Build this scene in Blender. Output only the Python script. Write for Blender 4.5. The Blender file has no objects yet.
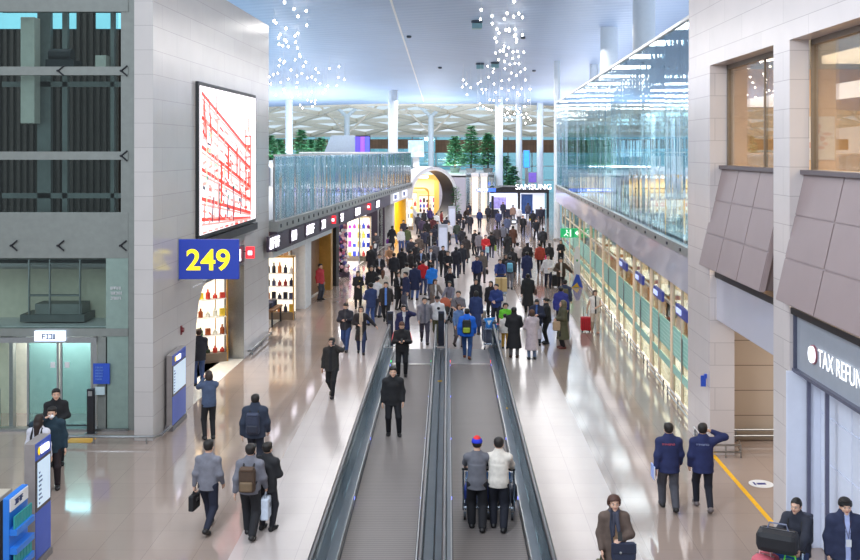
import bpy, math, random
import numpy as np
from mathutils import Matrix, Vector
R = random.Random(7)
SC = bpy.context.scene
COL = SC.collection
H, F, VX, VY = 7.2, 1000.0, 448.0, 150.0        # eye height, focal length in pixels, vanishing point

def ground(px, py, z=0.0):
    d = F * (H - z) / (py - VY)
    return Vector(((px - VX) * d / F, d, z))

# ------------------------------------------------------------------ materials
def lin(c):
    return tuple(((v / 255.0) / 12.92 if v / 255.0 <= 0.04045 else ((v / 255.0 + 0.055) / 1.055) ** 2.4) for v in c) + (1.0,)

_mats = {}
def mat(name, rgb=(128, 128, 128), rough=0.6, metal=0.0, emit=None, estr=0.0, vary=0.06, scale=6.0, spec=0.5, coat=0.0):
    if name in _mats: return _mats[name]
    m = bpy.data.materials.new(name); m.use_nodes = True
    nt = m.node_tree; b = nt.nodes['Principled BSDF']
    c = lin(rgb)
    if vary:
        tc = nt.nodes.new('ShaderNodeTexCoord'); n = nt.nodes.new('ShaderNodeTexNoise'); n.inputs['Scale'].default_value = scale
        n.inputs['Detail'].default_value = 3
        r = nt.nodes.new('ShaderNodeValToRGB')
        r.color_ramp.elements[0].position = 0.3; r.color_ramp.elements[1].position = 0.7
        r.color_ramp.elements[0].color = tuple(v * (1 - vary) for v in c[:3]) + (1,)
        r.color_ramp.elements[1].color = tuple(min(1, v * (1 + vary)) for v in c[:3]) + (1,)
        nt.links.new(tc.outputs['Object'], n.inputs['Vector']); nt.links.new(n.outputs['Fac'], r.inputs['Fac'])
        nt.links.new(r.outputs['Color'], b.inputs['Base Color'])
    else:
        b.inputs['Base Color'].default_value = c
    b.inputs['Roughness'].default_value = rough; b.inputs['Metallic'].default_value = metal
    b.inputs['Specular IOR Level'].default_value = spec; b.inputs['Coat Weight'].default_value = coat
    if emit is not None:
        b.inputs['Emission Color'].default_value = lin(emit); b.inputs['Emission Strength'].default_value = estr
    _mats[name] = m
    return m

def glass(name, tint=(200, 230, 235), refl=0.25, rough=0.02, clear=0.85, edge=0.5, wavy=0.0):
    """thin pane: clear tinted transmission mixed with a mirror-like reflection"""
    if name in _mats: return _mats[name]
    m = bpy.data.materials.new(name); m.use_nodes = True
    nt = m.node_tree; nt.nodes.clear()
    o = nt.nodes.new('ShaderNodeOutputMaterial'); mx = nt.nodes.new('ShaderNodeMixShader')
    t = nt.nodes.new('ShaderNodeBsdfTransparent'); g = nt.nodes.new('ShaderNodeBsdfGlossy')
    lw = nt.nodes.new('ShaderNodeLayerWeight'); lw.inputs['Blend'].default_value = 0.35
    mr = nt.nodes.new('ShaderNodeMapRange'); mr.inputs['To Min'].default_value = refl; mr.inputs['To Max'].default_value = min(1, refl + edge)
    c = lin(tint)
    t.inputs['Color'].default_value = tuple(v * clear for v in c[:3]) + (1,)
    g.inputs['Color'].default_value = tuple(0.5 + 0.5 * v for v in c[:3]) + (1,); g.inputs['Roughness'].default_value = rough
    if wavy:      # slight vertical rippling of the tall panes
        ge = nt.nodes.new('ShaderNodeNewGeometry'); mp = nt.nodes.new('ShaderNodeMapping'); mp.inputs['Scale'].default_value = (1.6, 1.6, .05)
        nz = nt.nodes.new('ShaderNodeTexNoise'); nz.inputs['Scale'].default_value = 1.0; nz.inputs['Detail'].default_value = 1.5
        bp = nt.nodes.new('ShaderNodeBump'); bp.inputs['Strength'].default_value = 1.0; bp.inputs['Distance'].default_value = wavy
        nt.links.new(ge.outputs['Position'], mp.inputs[0]); nt.links.new(mp.outputs[0], nz.inputs['Vector']); nt.links.new(nz.outputs['Fac'], bp.inputs['Height']); nt.links.new(bp.outputs[0], g.inputs['Normal'])
    nt.links.new(lw.outputs['Fresnel'], mr.inputs['Value']); nt.links.new(mr.outputs['Result'], mx.inputs['Fac'])
    nt.links.new(t.outputs[0], mx.inputs[1]); nt.links.new(g.outputs[0], mx.inputs[2]); nt.links.new(mx.outputs[0], o.inputs['Surface'])
    _mats[name] = m
    return m

def coursed(name, rgb, mortar, w, h, rough, msize=0.012, vary=0.05, offset=0.0, floor=False, spec=0.5, bump=0.0):
    """stone slabs / floor tiles laid in courses, from world position"""
    if name in _mats: return _mats[name]
    m = bpy.data.materials.new(name); m.use_nodes = True
    nt = m.node_tree; b = nt.nodes['Principled BSDF']; L = nt.links.new
    ge = nt.nodes.new('ShaderNodeNewGeometry'); sx = nt.nodes.new('ShaderNodeSeparateXYZ'); cx = nt.nodes.new('ShaderNodeCombineXYZ')
    L(ge.outputs['Position'], sx.inputs[0])
    if floor:
        L(sx.outputs['X'], cx.inputs['X']); L(sx.outputs['Y'], cx.inputs['Y'])
    else:
        ad = nt.nodes.new('ShaderNodeMath'); ad.operation = 'ADD'
        L(sx.outputs['X'], ad.inputs[0]); L(sx.outputs['Y'], ad.inputs[1]); L(ad.outputs[0], cx.inputs['X']); L(sx.outputs['Z'], cx.inputs['Y'])
    br = nt.nodes.new('ShaderNodeTexBrick'); br.offset = offset; br.squash = 1
    c = lin(rgb)
    br.inputs['Color1'].default_value = tuple(v * (1 - vary) for v in c[:3]) + (1,)
    br.inputs['Color2'].default_value = tuple(min(1, v * (1 + vary)) for v in c[:3]) + (1,)
    br.inputs['Mortar'].default_value = lin(mortar)
    br.inputs['Scale'].default_value = 1; br.inputs['Mortar Size'].default_value = msize; br.inputs['Mortar Smooth'].default_value = 0.3
    br.inputs['Brick Width'].default_value = w; br.inputs['Row Height'].default_value = h
    L(cx.outputs[0], br.inputs['Vector'])
    n = nt.nodes.new('ShaderNodeTexNoise'); n.inputs['Scale'].default_value = 1.3; n.inputs['Detail'].default_value = 6
    L(ge.outputs['Position'], n.inputs['Vector'])
    mr = nt.nodes.new('ShaderNodeMapRange'); mr.inputs['To Min'].default_value = 0.93; mr.inputs['To Max'].default_value = 1.06
    L(n.outputs['Fac'], mr.inputs['Value'])
    mm = nt.nodes.new('ShaderNodeMix'); mm.data_type = 'RGBA'; mm.blend_type = 'MULTIPLY'; mm.inputs['Factor'].default_value = 1
    L(br.outputs['Color'], mm.inputs['A']); L(mr.outputs['Result'], mm.inputs['B']); L(mm.outputs['Result'], b.inputs['Base Color'])
    b.inputs['Roughness'].default_value = rough; b.inputs['Specular IOR Level'].default_value = spec
    _mats[name] = m
    return m

# ------------------------------------------------------------------ mesh builder
class MB:
    def __init__(s, M=None): s.v = []; s.f = []; s.m = []; s.M = M
    def add(s, vs, fs, mi=0):
        o = len(s.v); s.v += [Vector(p) for p in vs]
        for f in fs: s.f.append([o + i for i in f]); s.m.append(mi)
        return s
    def box(s, x0, x1, y0, y1, z0, z1, mi=0):
        return s.add([(x0,y0,z0),(x1,y0,z0),(x1,y1,z0),(x0,y1,z0),(x0,y0,z1),(x1,y0,z1),(x1,y1,z1),(x0,y1,z1)],
                     [(0,3,2,1),(4,5,6,7),(0,1,5,4),(1,2,6,5),(2,3,7,6),(3,0,4,7)], mi)
    def bar(s, p, q, w, h, mi=0):
        """rectangular bar from p to q"""
        p = Vector(p); q = Vector(q); d = (q - p).normalized()
        up = Vector((0,0,1)) if abs(d.z) < 0.95 else Vector((0,1,0))
        a = d.cross(up).normalized() * w / 2; b = a.cross(d).normalized() * h / 2
        vs = [p-a-b, p+a-b, p+a+b, p-a+b, q-a-b, q+a-b, q+a+b, q-a+b]
        return s.add(vs, [(0,1,2,3),(7,6,5,4),(0,4,5,1),(1,5,6,2),(2,6,7,3),(3,7,4,0)], mi)
    def tube(s, p, q, r0, r1=None, n=12, mi=0):
        return s.path([p, q], [r0, r0 if r1 is None else r1], n, mi)
    def path(s, pts, r, n=8, mi=0, closed=False):
        pts = [Vector(p) for p in pts]; k = len(pts)
        rs = r if isinstance(r, (list, tuple)) else [r] * k
        o = len(s.v); ref = None
        for i, p in enumerate(pts):
            d = (pts[min(i+1, k-1)] - pts[max(i-1, 0)]).normalized()
            if ref is None: ref = Vector((0,0,1)) if abs(d.z) < 0.9 else Vector((1,0,0))
            a = (ref - d * ref.dot(d)).normalized(); b = d.cross(a); ref = a
            for j in range(n):
                t = 2 * math.pi * j / n
                s.v.append(p + (a * math.cos(t) + b * math.sin(t)) * rs[i])
        for i in range(k - 1):
            for j in range(n):
                s.f.append([o+i*n+j, o+i*n+(j+1)%n, o+(i+1)*n+(j+1)%n, o+(i+1)*n+j]); s.m.append(mi)
        s.f.append([o+j for j in range(n)][::-1]); s.m.append(mi)
        s.f.append([o+(k-1)*n+j for j in range(n)]); s.m.append(mi)
        return s
    def ell(s, c, r, nu=14, nv=9, mi=0, jit=0.0, seed=0):
        q = random.Random(seed); c = Vector(c); r = r if isinstance(r, (tuple, list)) else (r, r, r); o = len(s.v)
        s.v.append(c + Vector((0, 0, r[2])))
        for i in range(1, nv):
            t = math.pi * i / nv
            for j in range(nu):
                a = 2 * math.pi * j / nu; k = 1 + jit * (q.random() - 0.5)
                s.v.append(c + Vector((r[0]*math.sin(t)*math.cos(a)*k, r[1]*math.sin(t)*math.sin(a)*k, r[2]*math.cos(t)*k)))
        s.v.append(c - Vector((0, 0, r[2]))); e = len(s.v) - 1
        for j in range(nu):
            s.f.append([o, o+1+j, o+1+(j+1)%nu]); s.m.append(mi)
            s.f.append([e, o+1+(nv-2)*nu+(j+1)%nu, o+1+(nv-2)*nu+j]); s.m.append(mi)
        for i in range(nv - 2):
            for j in range(nu):
                s.f.append([o+1+i*nu+j, o+1+(i+1)*nu+j, o+1+(i+1)*nu+(j+1)%nu, o+1+i*nu+(j+1)%nu]); s.m.append(mi)
        return s
    def prism(s, poly, fn, t0, t1, mi=0):
        """polygon (u,v) extruded from t0 to t1; fn(u,v,t) gives the point"""
        n = len(poly); o = len(s.v)
        for t in (t0, t1):
            for u, v in poly: s.v.append(Vector(fn(u, v, t)))
        s.f.append([o+i for i in range(n)][::-1]); s.m.append(mi)
        s.f.append([o+n+i for i in range(n)]); s.m.append(mi)
        for i in range(n):
            j = (i+1) % n; s.f.append([o+i, o+j, o+n+j, o+n+i]); s.m.append(mi)
        return s
    def lathe(s, prof, c=(0,0,0), n=20, mi=0):
        c = Vector(c); o = len(s.v)
        for r, z in prof:
            for j in range(n):
                a = 2*math.pi*j/n; s.v.append(c + Vector((r*math.cos(a), r*math.sin(a), z)))
        for i in range(len(prof)-1):
            for j in range(n):
                s.f.append([o+i*n+j, o+i*n+(j+1)%n, o+(i+1)*n+(j+1)%n, o+(i+1)*n+j]); s.m.append(mi)
        s.f.append([o+j for j in range(n)][::-1]); s.m.append(mi)
        s.f.append([o+(len(prof)-1)*n+j for j in range(n)]); s.m.append(mi)
        return s
    def build(s, name, mats, parent=None, smooth=False, bevel=0.0, loc=None, rz=None):
        me = bpy.data.meshes.new(name)
        vs = [s.M @ p for p in s.v] if s.M is not None else s.v
        me.from_pydata([tuple(p) for p in vs], [], s.f)
        for m in (mats if isinstance(mats, (list, tuple)) else [mats]): me.materials.append(m)
        me.polygons.foreach_set('material_index', s.m)
        import bmesh
        bm = bmesh.new(); bm.from_mesh(me); bmesh.ops.recalc_face_normals(bm, faces=bm.faces); bm.to_mesh(me); bm.free()
        if smooth: me.polygons.foreach_set('use_smooth', [True] * len(me.polygons))
        o = bpy.data.objects.new(name, me); COL.objects.link(o)
        if smooth and smooth != 'all':
            md = o.modifiers.new('edges', 'EDGE_SPLIT'); md.split_angle = math.radians(40)
        if bevel:
            b = o.modifiers.new('bevel', 'BEVEL'); b.width = bevel; b.segments = 2; b.limit_method = 'ANGLE'
        if parent is not None: o.parent = parent
        if loc is not None: o.location = loc
        if rz is not None: o.rotation_euler = (0, 0, rz)
        return o

def tag(o, label, cat, group=None, kind=None):
    o['label'] = label; o['category'] = cat
    if group: o['group'] = group
    if kind: o['kind'] = kind
    return o
def thing(name, label, cat, loc=(0,0,0), rz=0.0, group=None):
    o = bpy.data.objects.new(name, None); COL.objects.link(o); o.empty_display_size = 0.2
    o.location = loc; o.rotation_euler = (0, 0, rz)
    return tag(o, label, cat, group)
def struct(o): o['kind'] = 'structure'; return o
def copy_tree(o, loc=None, rz=None, label=None, group=None):
    c = o.copy(); COL.objects.link(c)
    if loc is not None: c.location = loc
    if rz is not None: c.rotation_euler = (0, 0, rz)
    if label: c['label'] = label
    if group: c['group'] = group
    for ch in list(o.children):
        k = ch.copy(); COL.objects.link(k); k.parent = c
        for g in list(ch.children):
            q = g.copy(); COL.objects.link(q); q.parent = k
    return c
def text(name, body, size, m, parent=None, loc=(0,0,0), rot=(math.pi/2,0,0), extrude=0.01, align='LEFT', bold=0.0, sx=1.0):
    cu = bpy.data.curves.new(name, 'FONT'); cu.body = body; cu.size = size; cu.extrude = extrude; cu.align_x = align; cu.offset = bold
    cu.materials.append(m)
    o = bpy.data.objects.new(name, cu); COL.objects.link(o); o.location = loc; o.rotation_euler = rot; o.scale = (sx, 1, 1)
    bpy.context.view_layer.update()
    me = bpy.data.meshes.new_from_object(o.evaluated_get(bpy.context.evaluated_depsgraph_get()))
    k = bpy.data.objects.new(name, me); bpy.data.objects.remove(o); COL.objects.link(k)
    k.location = loc; k.rotation_euler = rot; k.scale = (sx, 1, 1); k.name = name
    if parent is not None: k.parent = parent
    return k
def area(name, loc, sx, sy, power, color=(1,1,1), rot=(0,0,0), spread=180):
    l = bpy.data.lights.new(name, 'AREA'); l.shape = 'RECTANGLE'; l.size = sx; l.size_y = sy; l.energy = power; l.color = color
    l.spread = math.radians(spread)
    o = bpy.data.objects.new(name, l); COL.objects.link(o); o.location = loc; o.rotation_euler = rot
    return o
def spot_point(name, loc, power, color=(1,1,1), r=0.3):
    l = bpy.data.lights.new(name, 'POINT'); l.energy = power; l.color = color; l.shadow_soft_size = r
    o = bpy.data.objects.new(name, l); COL.objects.link(o); o.location = loc
    return o
def frame(x, y, ang):
    return Matrix.Translation((x, y, 0)) @ Matrix.Rotation(ang, 4, 'Z')
# ------------------------------------------------------------------ people: smooth-blended distance fields turned into meshes
def nets(fn, lo, hi, h):
    lo = np.array(lo, np.float32); n = np.maximum(np.ceil((np.array(hi) - lo) / h).astype(int) + 1, 4)
    X, Y, Z = np.meshgrid(*[lo[i] + h * np.arange(n[i], dtype=np.float32) for i in range(3)], indexing='ij')
    f = fn(X, Y, Z).astype(np.float32)
    c = tuple(k - 1 for k in n); acc = np.zeros(c + (3,), np.float32); cnt = np.zeros(c, np.float32)
    def sub(o): return f[o[0]:o[0]+c[0], o[1]:o[1]+c[1], o[2]:o[2]+c[2]]
    for ax in range(3):
        for a in (0, 1):
            for b in (0, 1):
                o0 = [0,0,0]; o0[(ax+1)%3] = a; o0[(ax+2)%3] = b
                o1 = list(o0); o1[ax] = 1
                fa, fb = sub(o0), sub(o1); cr = (fa < 0) != (fb < 0)
                t = np.where(cr, fa / np.where(cr, fa - fb, 1), 0)
                for i in range(3): acc[..., i] += np.where(cr, o0[i] + (t if i == ax else 0), 0)
                cnt += cr
    act = cnt > 0; idx = np.full(c, -1, np.int64); idx[act] = np.arange(act.sum())
    g = np.stack(np.nonzero(act), -1).astype(np.float32)
    V = lo + h * (g + acc[act] / cnt[act][:, None])
    Q = []
    for ax in range(3):
        u, w = (ax+1) % 3, (ax+2) % 3
        s0 = [slice(None)]*3; s0[ax] = slice(0, n[ax]-1); s1 = [slice(None)]*3; s1[ax] = slice(1, n[ax])
        A, B = f[tuple(s0)] < 0, f[tuple(s1)] < 0
        e = np.stack(np.nonzero(A != B), -1)
        e = e[(e[:, u] > 0) & (e[:, w] > 0) & (e[:, u] < n[u]-1) & (e[:, w] < n[w]-1)]
        if not len(e): continue
        ins = A[e[:,0], e[:,1], e[:,2]]
        q = []
        for du, dw in ((-1,-1),(0,-1),(0,0),(-1,0)):
            k = e.copy(); k[:, u] += du; k[:, w] += dw; q.append(idx[k[:,0], k[:,1], k[:,2]])
        q = np.stack(q, -1); q[~ins] = q[~ins][:, ::-1]
        Q.append(q)
    return V, np.concatenate(Q)

def d_cap(a, b, r0, r1, sy=1.0):
    a = np.array(a, np.float32); b = np.array(b, np.float32); ab = b - a; L = float((ab*ab).sum()) + 1e-9
    def f(X, Y, Z):
        x, y, z = X-a[0], Y-a[1], Z-a[2]
        t = np.clip((x*ab[0]+y*ab[1]+z*ab[2])/L, 0, 1)
        dx, dy, dz = x-t*ab[0], (y-t*ab[1])*sy, z-t*ab[2]
        return np.sqrt(dx*dx+dy*dy+dz*dz) - (r0+(r1-r0)*t)
    return f
def d_ell(c, r, lean=0.0):
    cs, sn = math.cos(lean), math.sin(lean); m = min(r)
    def f(X, Y, Z):
        x, y, z = X-c[0], Y-c[1], Z-c[2]
        y2, z2 = y*cs + z*sn, -y*sn + z*cs
        k = np.sqrt((x/r[0])**2+(y2/r[1])**2+(z2/r[2])**2)
        g = np.sqrt((x/r[0]**2)**2+(y2/r[1]**2)**2+(z2/r[2]**2)**2) + 1e-6
        return k*(k-1)/g
    return f
def d_skirt(c, z0, z1, a0, b0, a1, b1, dy=0.0):
    """elliptic cone between heights z0 (a0,b0) and z1 (a1,b1); dy shifts the lower end"""
    def f(X, Y, Z):
        t = np.clip((Z-z0)/(z1-z0), 0, 1); a = a0+(a1-a0)*t; b = b0+(b1-b0)*t
        k = np.sqrt(((X-c[0])/a)**2+((Y-c[1]-dy*(1-t))/b)**2)
        return np.maximum((k-1)*np.minimum(a, b), np.maximum(z0-Z, Z-z1))
    return f
def blend(ps, k=0.04):
    def f(X, Y, Z):
        d = None
        for p in ps:
            e = p(X, Y, Z)
            if d is None: d = e
            else:
                h = np.clip(k-np.abs(d-e), 0, None)/k; d = np.minimum(d, e)-h*h*k*0.25
        return d
    return f

def ik(a, t, l1, l2, pole):
    a = np.array(a, float); t = np.array(t, float); d = t-a; L = np.linalg.norm(d); Lc = min(max(L, abs(l1-l2)+.01), l1+l2-.004)
    d /= max(L, 1e-6); x = (l1*l1-l2*l2+Lc*Lc)/(2*Lc); h = math.sqrt(max(l1*l1-x*x, 0))
    p = np.array(pole, float); p = p-d*(p@d); p /= max(np.linalg.norm(p), 1e-6)
    return a+d*x+p*h, a+d*Lc

# pose: ankle targets (x,y,z,pitch), wrist targets relative to the shoulder (x outward, y, z), elbow pole, lean, pelvis height, head yaw/pitch
DOWN = (.07, -.03, -.52)
def pose(fl=(.10,0,.085,0), fr=(.10,0,.085,0), hl=DOWN, hr=DOWN, el=(.4,1,-.2), er=(.4,1,-.2), lean=0.0, pz=.925, py=0.0, yaw=0.0, pitch=0.0, gl=0, gr=0, kl=(.1,-1,0), kr=(.1,-1,0)):
    return dict(fl=fl, fr=fr, hl=hl, hr=hr, el=el, er=er, lean=lean, pz=pz, py=py, yaw=yaw, pitch=pitch, gl=gl, gr=gr, kl=kl, kr=kr)
SW_F, SW_B = (.05,-.22,-.46), (.07,.17,-.48)
POSES = {
 'stand': pose(),
 'stand_easy': pose(fl=(.14,-.04,.085,0), fr=(.10,.05,.085,0), pz=.915, hl=(.06,-.08,-.5)),
 'walk': pose(fl=(.07,-.30,.09,.18), fr=(.07,.30,.16,-.55), hl=SW_B, hr=SW_F, pz=.895, lean=.04),
 'stroll': pose(fl=(.08,-.18,.085,.08), fr=(.08,.20,.12,-.35), hl=(.08,.06,-.51), hr=(.07,-.14,-.49), pz=.91, lean=.03),
 'walk_bag': pose(fl=(.07,-.26,.09,.15), fr=(.07,.26,.15,-.5), hl=(.09,0,-.53), hr=(.05,-.12,-.48), pz=.90, lean=.03, gl=1),
 'text': pose(hl=(-.08,-.28,-.20), hr=(-.09,-.27,-.22), el=(.6,.2,-1), er=(.6,.2,-1), pitch=.42, gl=1, gr=1, lean=.04),
 'text_walk': pose(fl=(.07,-.26,.09,.15), fr=(.07,.26,.14,-.5), hl=(-.08,-.28,-.20), hr=(-.09,-.27,-.22), el=(.6,.2,-1), er=(.6,.2,-1), pitch=.4, gl=1, gr=1, pz=.90),
 'call': pose(hl=(-.06,-.13,.16), el=(1,-.3,-.6), hr=(.08,-.04,-.51), gl=1, yaw=.1, pitch=.1),
 'call_walk': pose(fl=(.07,-.24,.09,.15), fr=(.07,.26,.14,-.5), hl=(-.06,-.13,.16), el=(1,-.3,-.6), hr=(.08,-.04,-.51), gl=1, pz=.90),
 'photo': pose(hl=(-.10,-.34,.10), hr=(-.10,-.34,.10), el=(.7,0,-1), er=(.7,0,-1), gl=1, gr=1),
 'lift_arm': pose(fl=(.07,-.22,.09,.12), fr=(.08,.24,.13,-.45), hr=(.02,-.12,.17), er=(1,-.1,-.2), hl=(.06,-.08,-.5), gr=1, pz=.905, yaw=-.35),
 'push': pose(fl=(.09,-.12,.085,0), fr=(.09,.12,.10,-.2), hl=(.05,-.40,-.34), hr=(.05,-.40,-.34), el=(.6,.6,-.6), er=(.6,.6,-.6), gl=1, gr=1, lean=.14, pz=.91, pitch=.1),
 'hold_front': pose(hl=(-.12,-.22,-.30), hr=(-.12,-.24,-.33), el=(.8,.5,-.5), er=(.8,.5,-.5), gl=1, gr=1),
 'hold_walk': pose(fl=(.07,-.24,.09,.15), fr=(.07,.26,.14,-.5), hl=(-.10,-.24,-.28), hr=(.05,-.10,-.49), el=(.8,.4,-.5), gl=1, pz=.90),
 'reach': pose(hl=(.34,-.10,-.36), hr=(-.05,-.24,-.28), el=(.3,1,-.3), er=(.8,.5,-.5), fl=(.08,-.2,.085,.1), fr=(.08,.2,.12,-.35), pz=.91),
 'point': pose(hl=(.45,-.22,-.04), hr=DOWN, el=(.2,.6,-.6)),
 'wave_front': pose(hl=(.05,-.42,-.10), hr=(-.05,-.30,-.25), el=(.4,.3,-1), er=(.6,.3,-1)),
 'bend': pose(hl=(-.05,-.30,-.40), hr=(-.05,-.30,-.40), el=(.5,.6,-.5), er=(.5,.6,-.5), lean=.5, pz=.90, py=.12, pitch=.2),
 'sit': pose(fl=(.12,-.42,.085,0), fr=(.12,-.40,.085,0), pz=.50, hl=(-.04,-.32,-.34), hr=(-.04,-.32,-.34), el=(.6,.6,-.4), er=(.6,.6,-.4), lean=.1, pitch=.15),
 'pull': pose(fl=(.07,-.2,.09,.12), fr=(.08,.2,.12,-.35), hr=(.14,.12,-.50), hl=(-.12,-.24,-.30), el=(.8,.5,-.5), gr=1, gl=1, pz=.91),
}

def joints(p):
    J = {}; ln = p['lean']; u = np.array([0, -math.sin(ln), math.cos(ln)]); P = np.array([0, p['py'], p['pz']])
    J['P'], J['u'] = P, u
    J['chest'] = P+u*.345; J['neck'] = P+u*.535; J['head'] = P+u*.52+np.array([0, -.022-.10*math.sin(ln), .168])
    for s, sg in (('l', 1), ('r', -1)):
        sh = P+u*.458+np.array([sg*.160, 0, 0]); J['sh'+s] = sh
        t = p['h'+s]; po = p['e'+s]
        J['el'+s], J['wr'+s] = ik(sh, sh+np.array([sg*t[0], t[1], t[2]]), .275, .25, (sg*po[0], po[1], po[2]))
        hp = P+np.array([sg*.085, 0, -.02]); J['hp'+s] = hp; ft = p['f'+s]; kp = p['k'+s]
        J['kn'+s], J['an'+s] = ik(hp, (sg*ft[0], ft[1], ft[2]), .425, .42, (sg*kp[0], kp[1], kp[2]))
        a = J['an'+s]; pt = ft[3]; c, q = math.cos(pt), math.sin(pt)
        def FT(y, z, sg=sg, a=a, c=c, q=q): return (a[0]+sg*.012*(-y/.15), a[1]+y*c+z*q, a[2]-y*q+z*c)
        J['heel'+s] = FT(.035, -.045); J['toe'+s] = FT(-.155, -.05); J['ball'+s] = FT(-.09, -.045)
    return J

def mesh_np(name, parts, mats):
    """parts: list of (V, Q, material index)"""
    vs, fs, mi, o = [], [], [], 0
    for V, Q, m in parts:
        vs += [tuple(x) for x in np.asarray(V).tolist()]; fs += [[int(i)+o for i in q] for q in Q]
        mi += list(m) if hasattr(m, '__len__') else [m]*len(Q); o += len(V)
    me = bpy.data.meshes.new(name); me.from_pydata(vs, [], fs)
    for m in mats: me.materials.append(m)
    me.polygons.foreach_set('material_index', mi); me.polygons.foreach_set('use_smooth', [True]*len(fs))
    return me

def small_ell(c, r, n=8):
    m = MB(); m.ell(c, r, n, 6); return np.array([tuple(v) for v in m.v]), m.f

_cache = {}
def cached(key, fn):
    if key not in _cache: _cache[key] = fn()
    return _cache[key]

HEAD = [d_ell((0,.012,.022),(.073,.092,.096)), d_ell((0,-.022,-.055),(.054,.064,.066)), d_cap((0,-.088,.004),(0,-.103,-.028),.008,.013),
        d_ell((.074,.008,-.012),(.011,.020,.030)), d_ell((-.074,.008,-.012),(.011,.020,.030)), d_cap((0,.014,-.05),(0,.022,-.19),.050,.056),
        d_cap((-.03,-.078,.026),(.03,-.078,.026),.012,.012), d_ell((0,-.072,-.098),(.022,.016,.016)), d_ell((.034,-.055,-.03),(.028,.028,.026)), d_ell((-.034,-.055,-.03),(.028,.028,.026))]
def head_parts(h):
    def mk():
        V, Q = nets(blend(HEAD, .022), (-.1,-.14,-.22), (.1,.13,.14), h)
        ps = [(V, Q, 0)]
        for sx in (-1, 1):
            ps.append(small_ell((sx*.030,-.081,.004),(.015,.010,.008)) + (3,)); ps.append(small_ell((sx*.030,-.088,.004),(.007,.005,.007)) + (1,))
            ps.append(small_ell((sx*.031,-.090,.024),(.018,.006,.0045)) + (1,))
        ps.append(small_ell((0,-.086,-.060),(.022,.008,.0075)) + (2,))
        return ps
    return cached(('head', h), mk)
def hand_parts(h, grip):
    """wrist at origin, fingers along -z, palm towards +x (left hand seen in rest), thumb forward (-y)"""
    def mk():
        ps = []; cv = .95 if grip else .28
        for i, (y, L) in enumerate(((-.030,.070),(-.010,.078),(.010,.073),(.029,.058))):
            k = np.array([.0, y, -.088+abs(i-1)*.004]); ps.append(d_cap((0, y*.55, -.01), k, .014, .0115))
            a = cv*.5; q = k
            for j, f in enumerate((.42,.33,.25)):
                a += cv*(.15+.45*j); e = q+np.array([-math.sin(a), 0, -math.cos(a)])*L*f
                ps.append(d_cap(q, e, .0098-.001*j, .009-.001*j)); q = e
        a0 = np.array([-.006,-.026,-.025]); a1 = np.array([-.020,-.052,-.056]); a2 = np.array([-.030 if grip else -.022,-.060 if not grip else -.045,-.088])
        ps += [d_cap(a0, a1, .014, .011), d_cap(a1, a2, .011, .0085), d_cap((0,0,.03),(0,0,-.02),.024,.024)]
        return nets(blend(ps, .007), (-.11,-.09,-.19), (.05,.07,.06), h)
    return cached(('hand', h, grip), mk)

def rot_head(p):
    cy, sy, cp, sp = math.cos(p['yaw']), math.sin(p['yaw']), math.cos(p['pitch']), math.sin(p['pitch'])
    Rx = np.array([[1,0,0],[0,cp,-sp],[0,sp,cp]]); Rz = np.array([[cy,-sy,0],[sy,cy,0],[0,0,1]])
    return Rz @ Rx          # pitch > 0 looks down (front is -y)
def bounds(J, pad=.16, zmin=None):
    pts = np.array([v for k, v in J.items() if k != 'u'], float)
    return pts.min(0)-pad, pts.max(0)+pad

SKIN = {'a': (214,170,146), 'b': (196,150,124)}
def body_mesh(pn, h, skin):
    def mk():
        p = POSES[pn]; J = joints(p); u, P, ln = J['u'], J['P'], -p['lean']
        ps = [d_ell(P+u*.02,(.148,.100,.12),ln), d_ell(P+u*.17,(.128,.088,.16),ln), d_ell(J['chest'],(.150,.098,.17),ln), d_cap(J['shl'],J['shr'],.050,.050), d_cap(J['neck']-u*.04,J['head']-np.array([0,-.015,.07]),.058,.048)]
        for s in 'lr':
            ps += [d_cap(J['sh'+s],J['el'+s],.048,.038), d_cap(J['el'+s],J['wr'+s],.037,.026), d_cap(J['hp'+s],J['kn'+s],.078,.052), d_cap(J['kn'+s],J['an'+s],.052,.036), d_cap(J['heel'+s],J['toe'+s],.030,.022)]
        lo, hi = bounds(J)
        V, Q = nets(blend(ps, .035), lo, hi, max(h, .014))
        parts = [(V, Q, 0)]
        Rm = rot_head(p)
        for HV, HQ, m in head_parts(.0075 if h < .018 else .011): parts.append((np.asarray(HV) @ Rm.T + J['head'], HQ, m))
        for s, sg in (('l', 1), ('r', -1)):
            HV, HQ = hand_parts(.0048 if h < .018 else .008, p['g'+s]); HV = HV.copy(); HQ = HQ.copy()
            if sg < 0: HV[:, 0] *= -1; HQ = HQ[:, ::-1]
            z = J['el'+s]-J['wr'+s]; z = z/np.linalg.norm(z); hint = np.array([sg*1.0, .3, 0.0]) if abs(z[2]) > .5 else np.array([sg*.4, 0, 1.0])
            x = hint-z*(hint@z); x /= np.linalg.norm(x)
            M = np.stack([sg*x*sg, np.cross(z, x), z], 1)
            M[:, 0] = x if sg > 0 else -x; M[:, 1] = np.cross(M[:, 2], M[:, 0])
            parts.append((HV @ M.T + J['wr'+s], HQ, 0))
        return mesh_np('person', parts, [mat('skin_'+skin, SKIN[skin], .55, vary=.04, scale=30), mat('eye_dark',(30,22,20),.4), mat('lips',(176,100,92),.5), mat('eye_white',(225,220,215),.4)])
    return cached(('body', pn, h, skin), mk)

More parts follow.
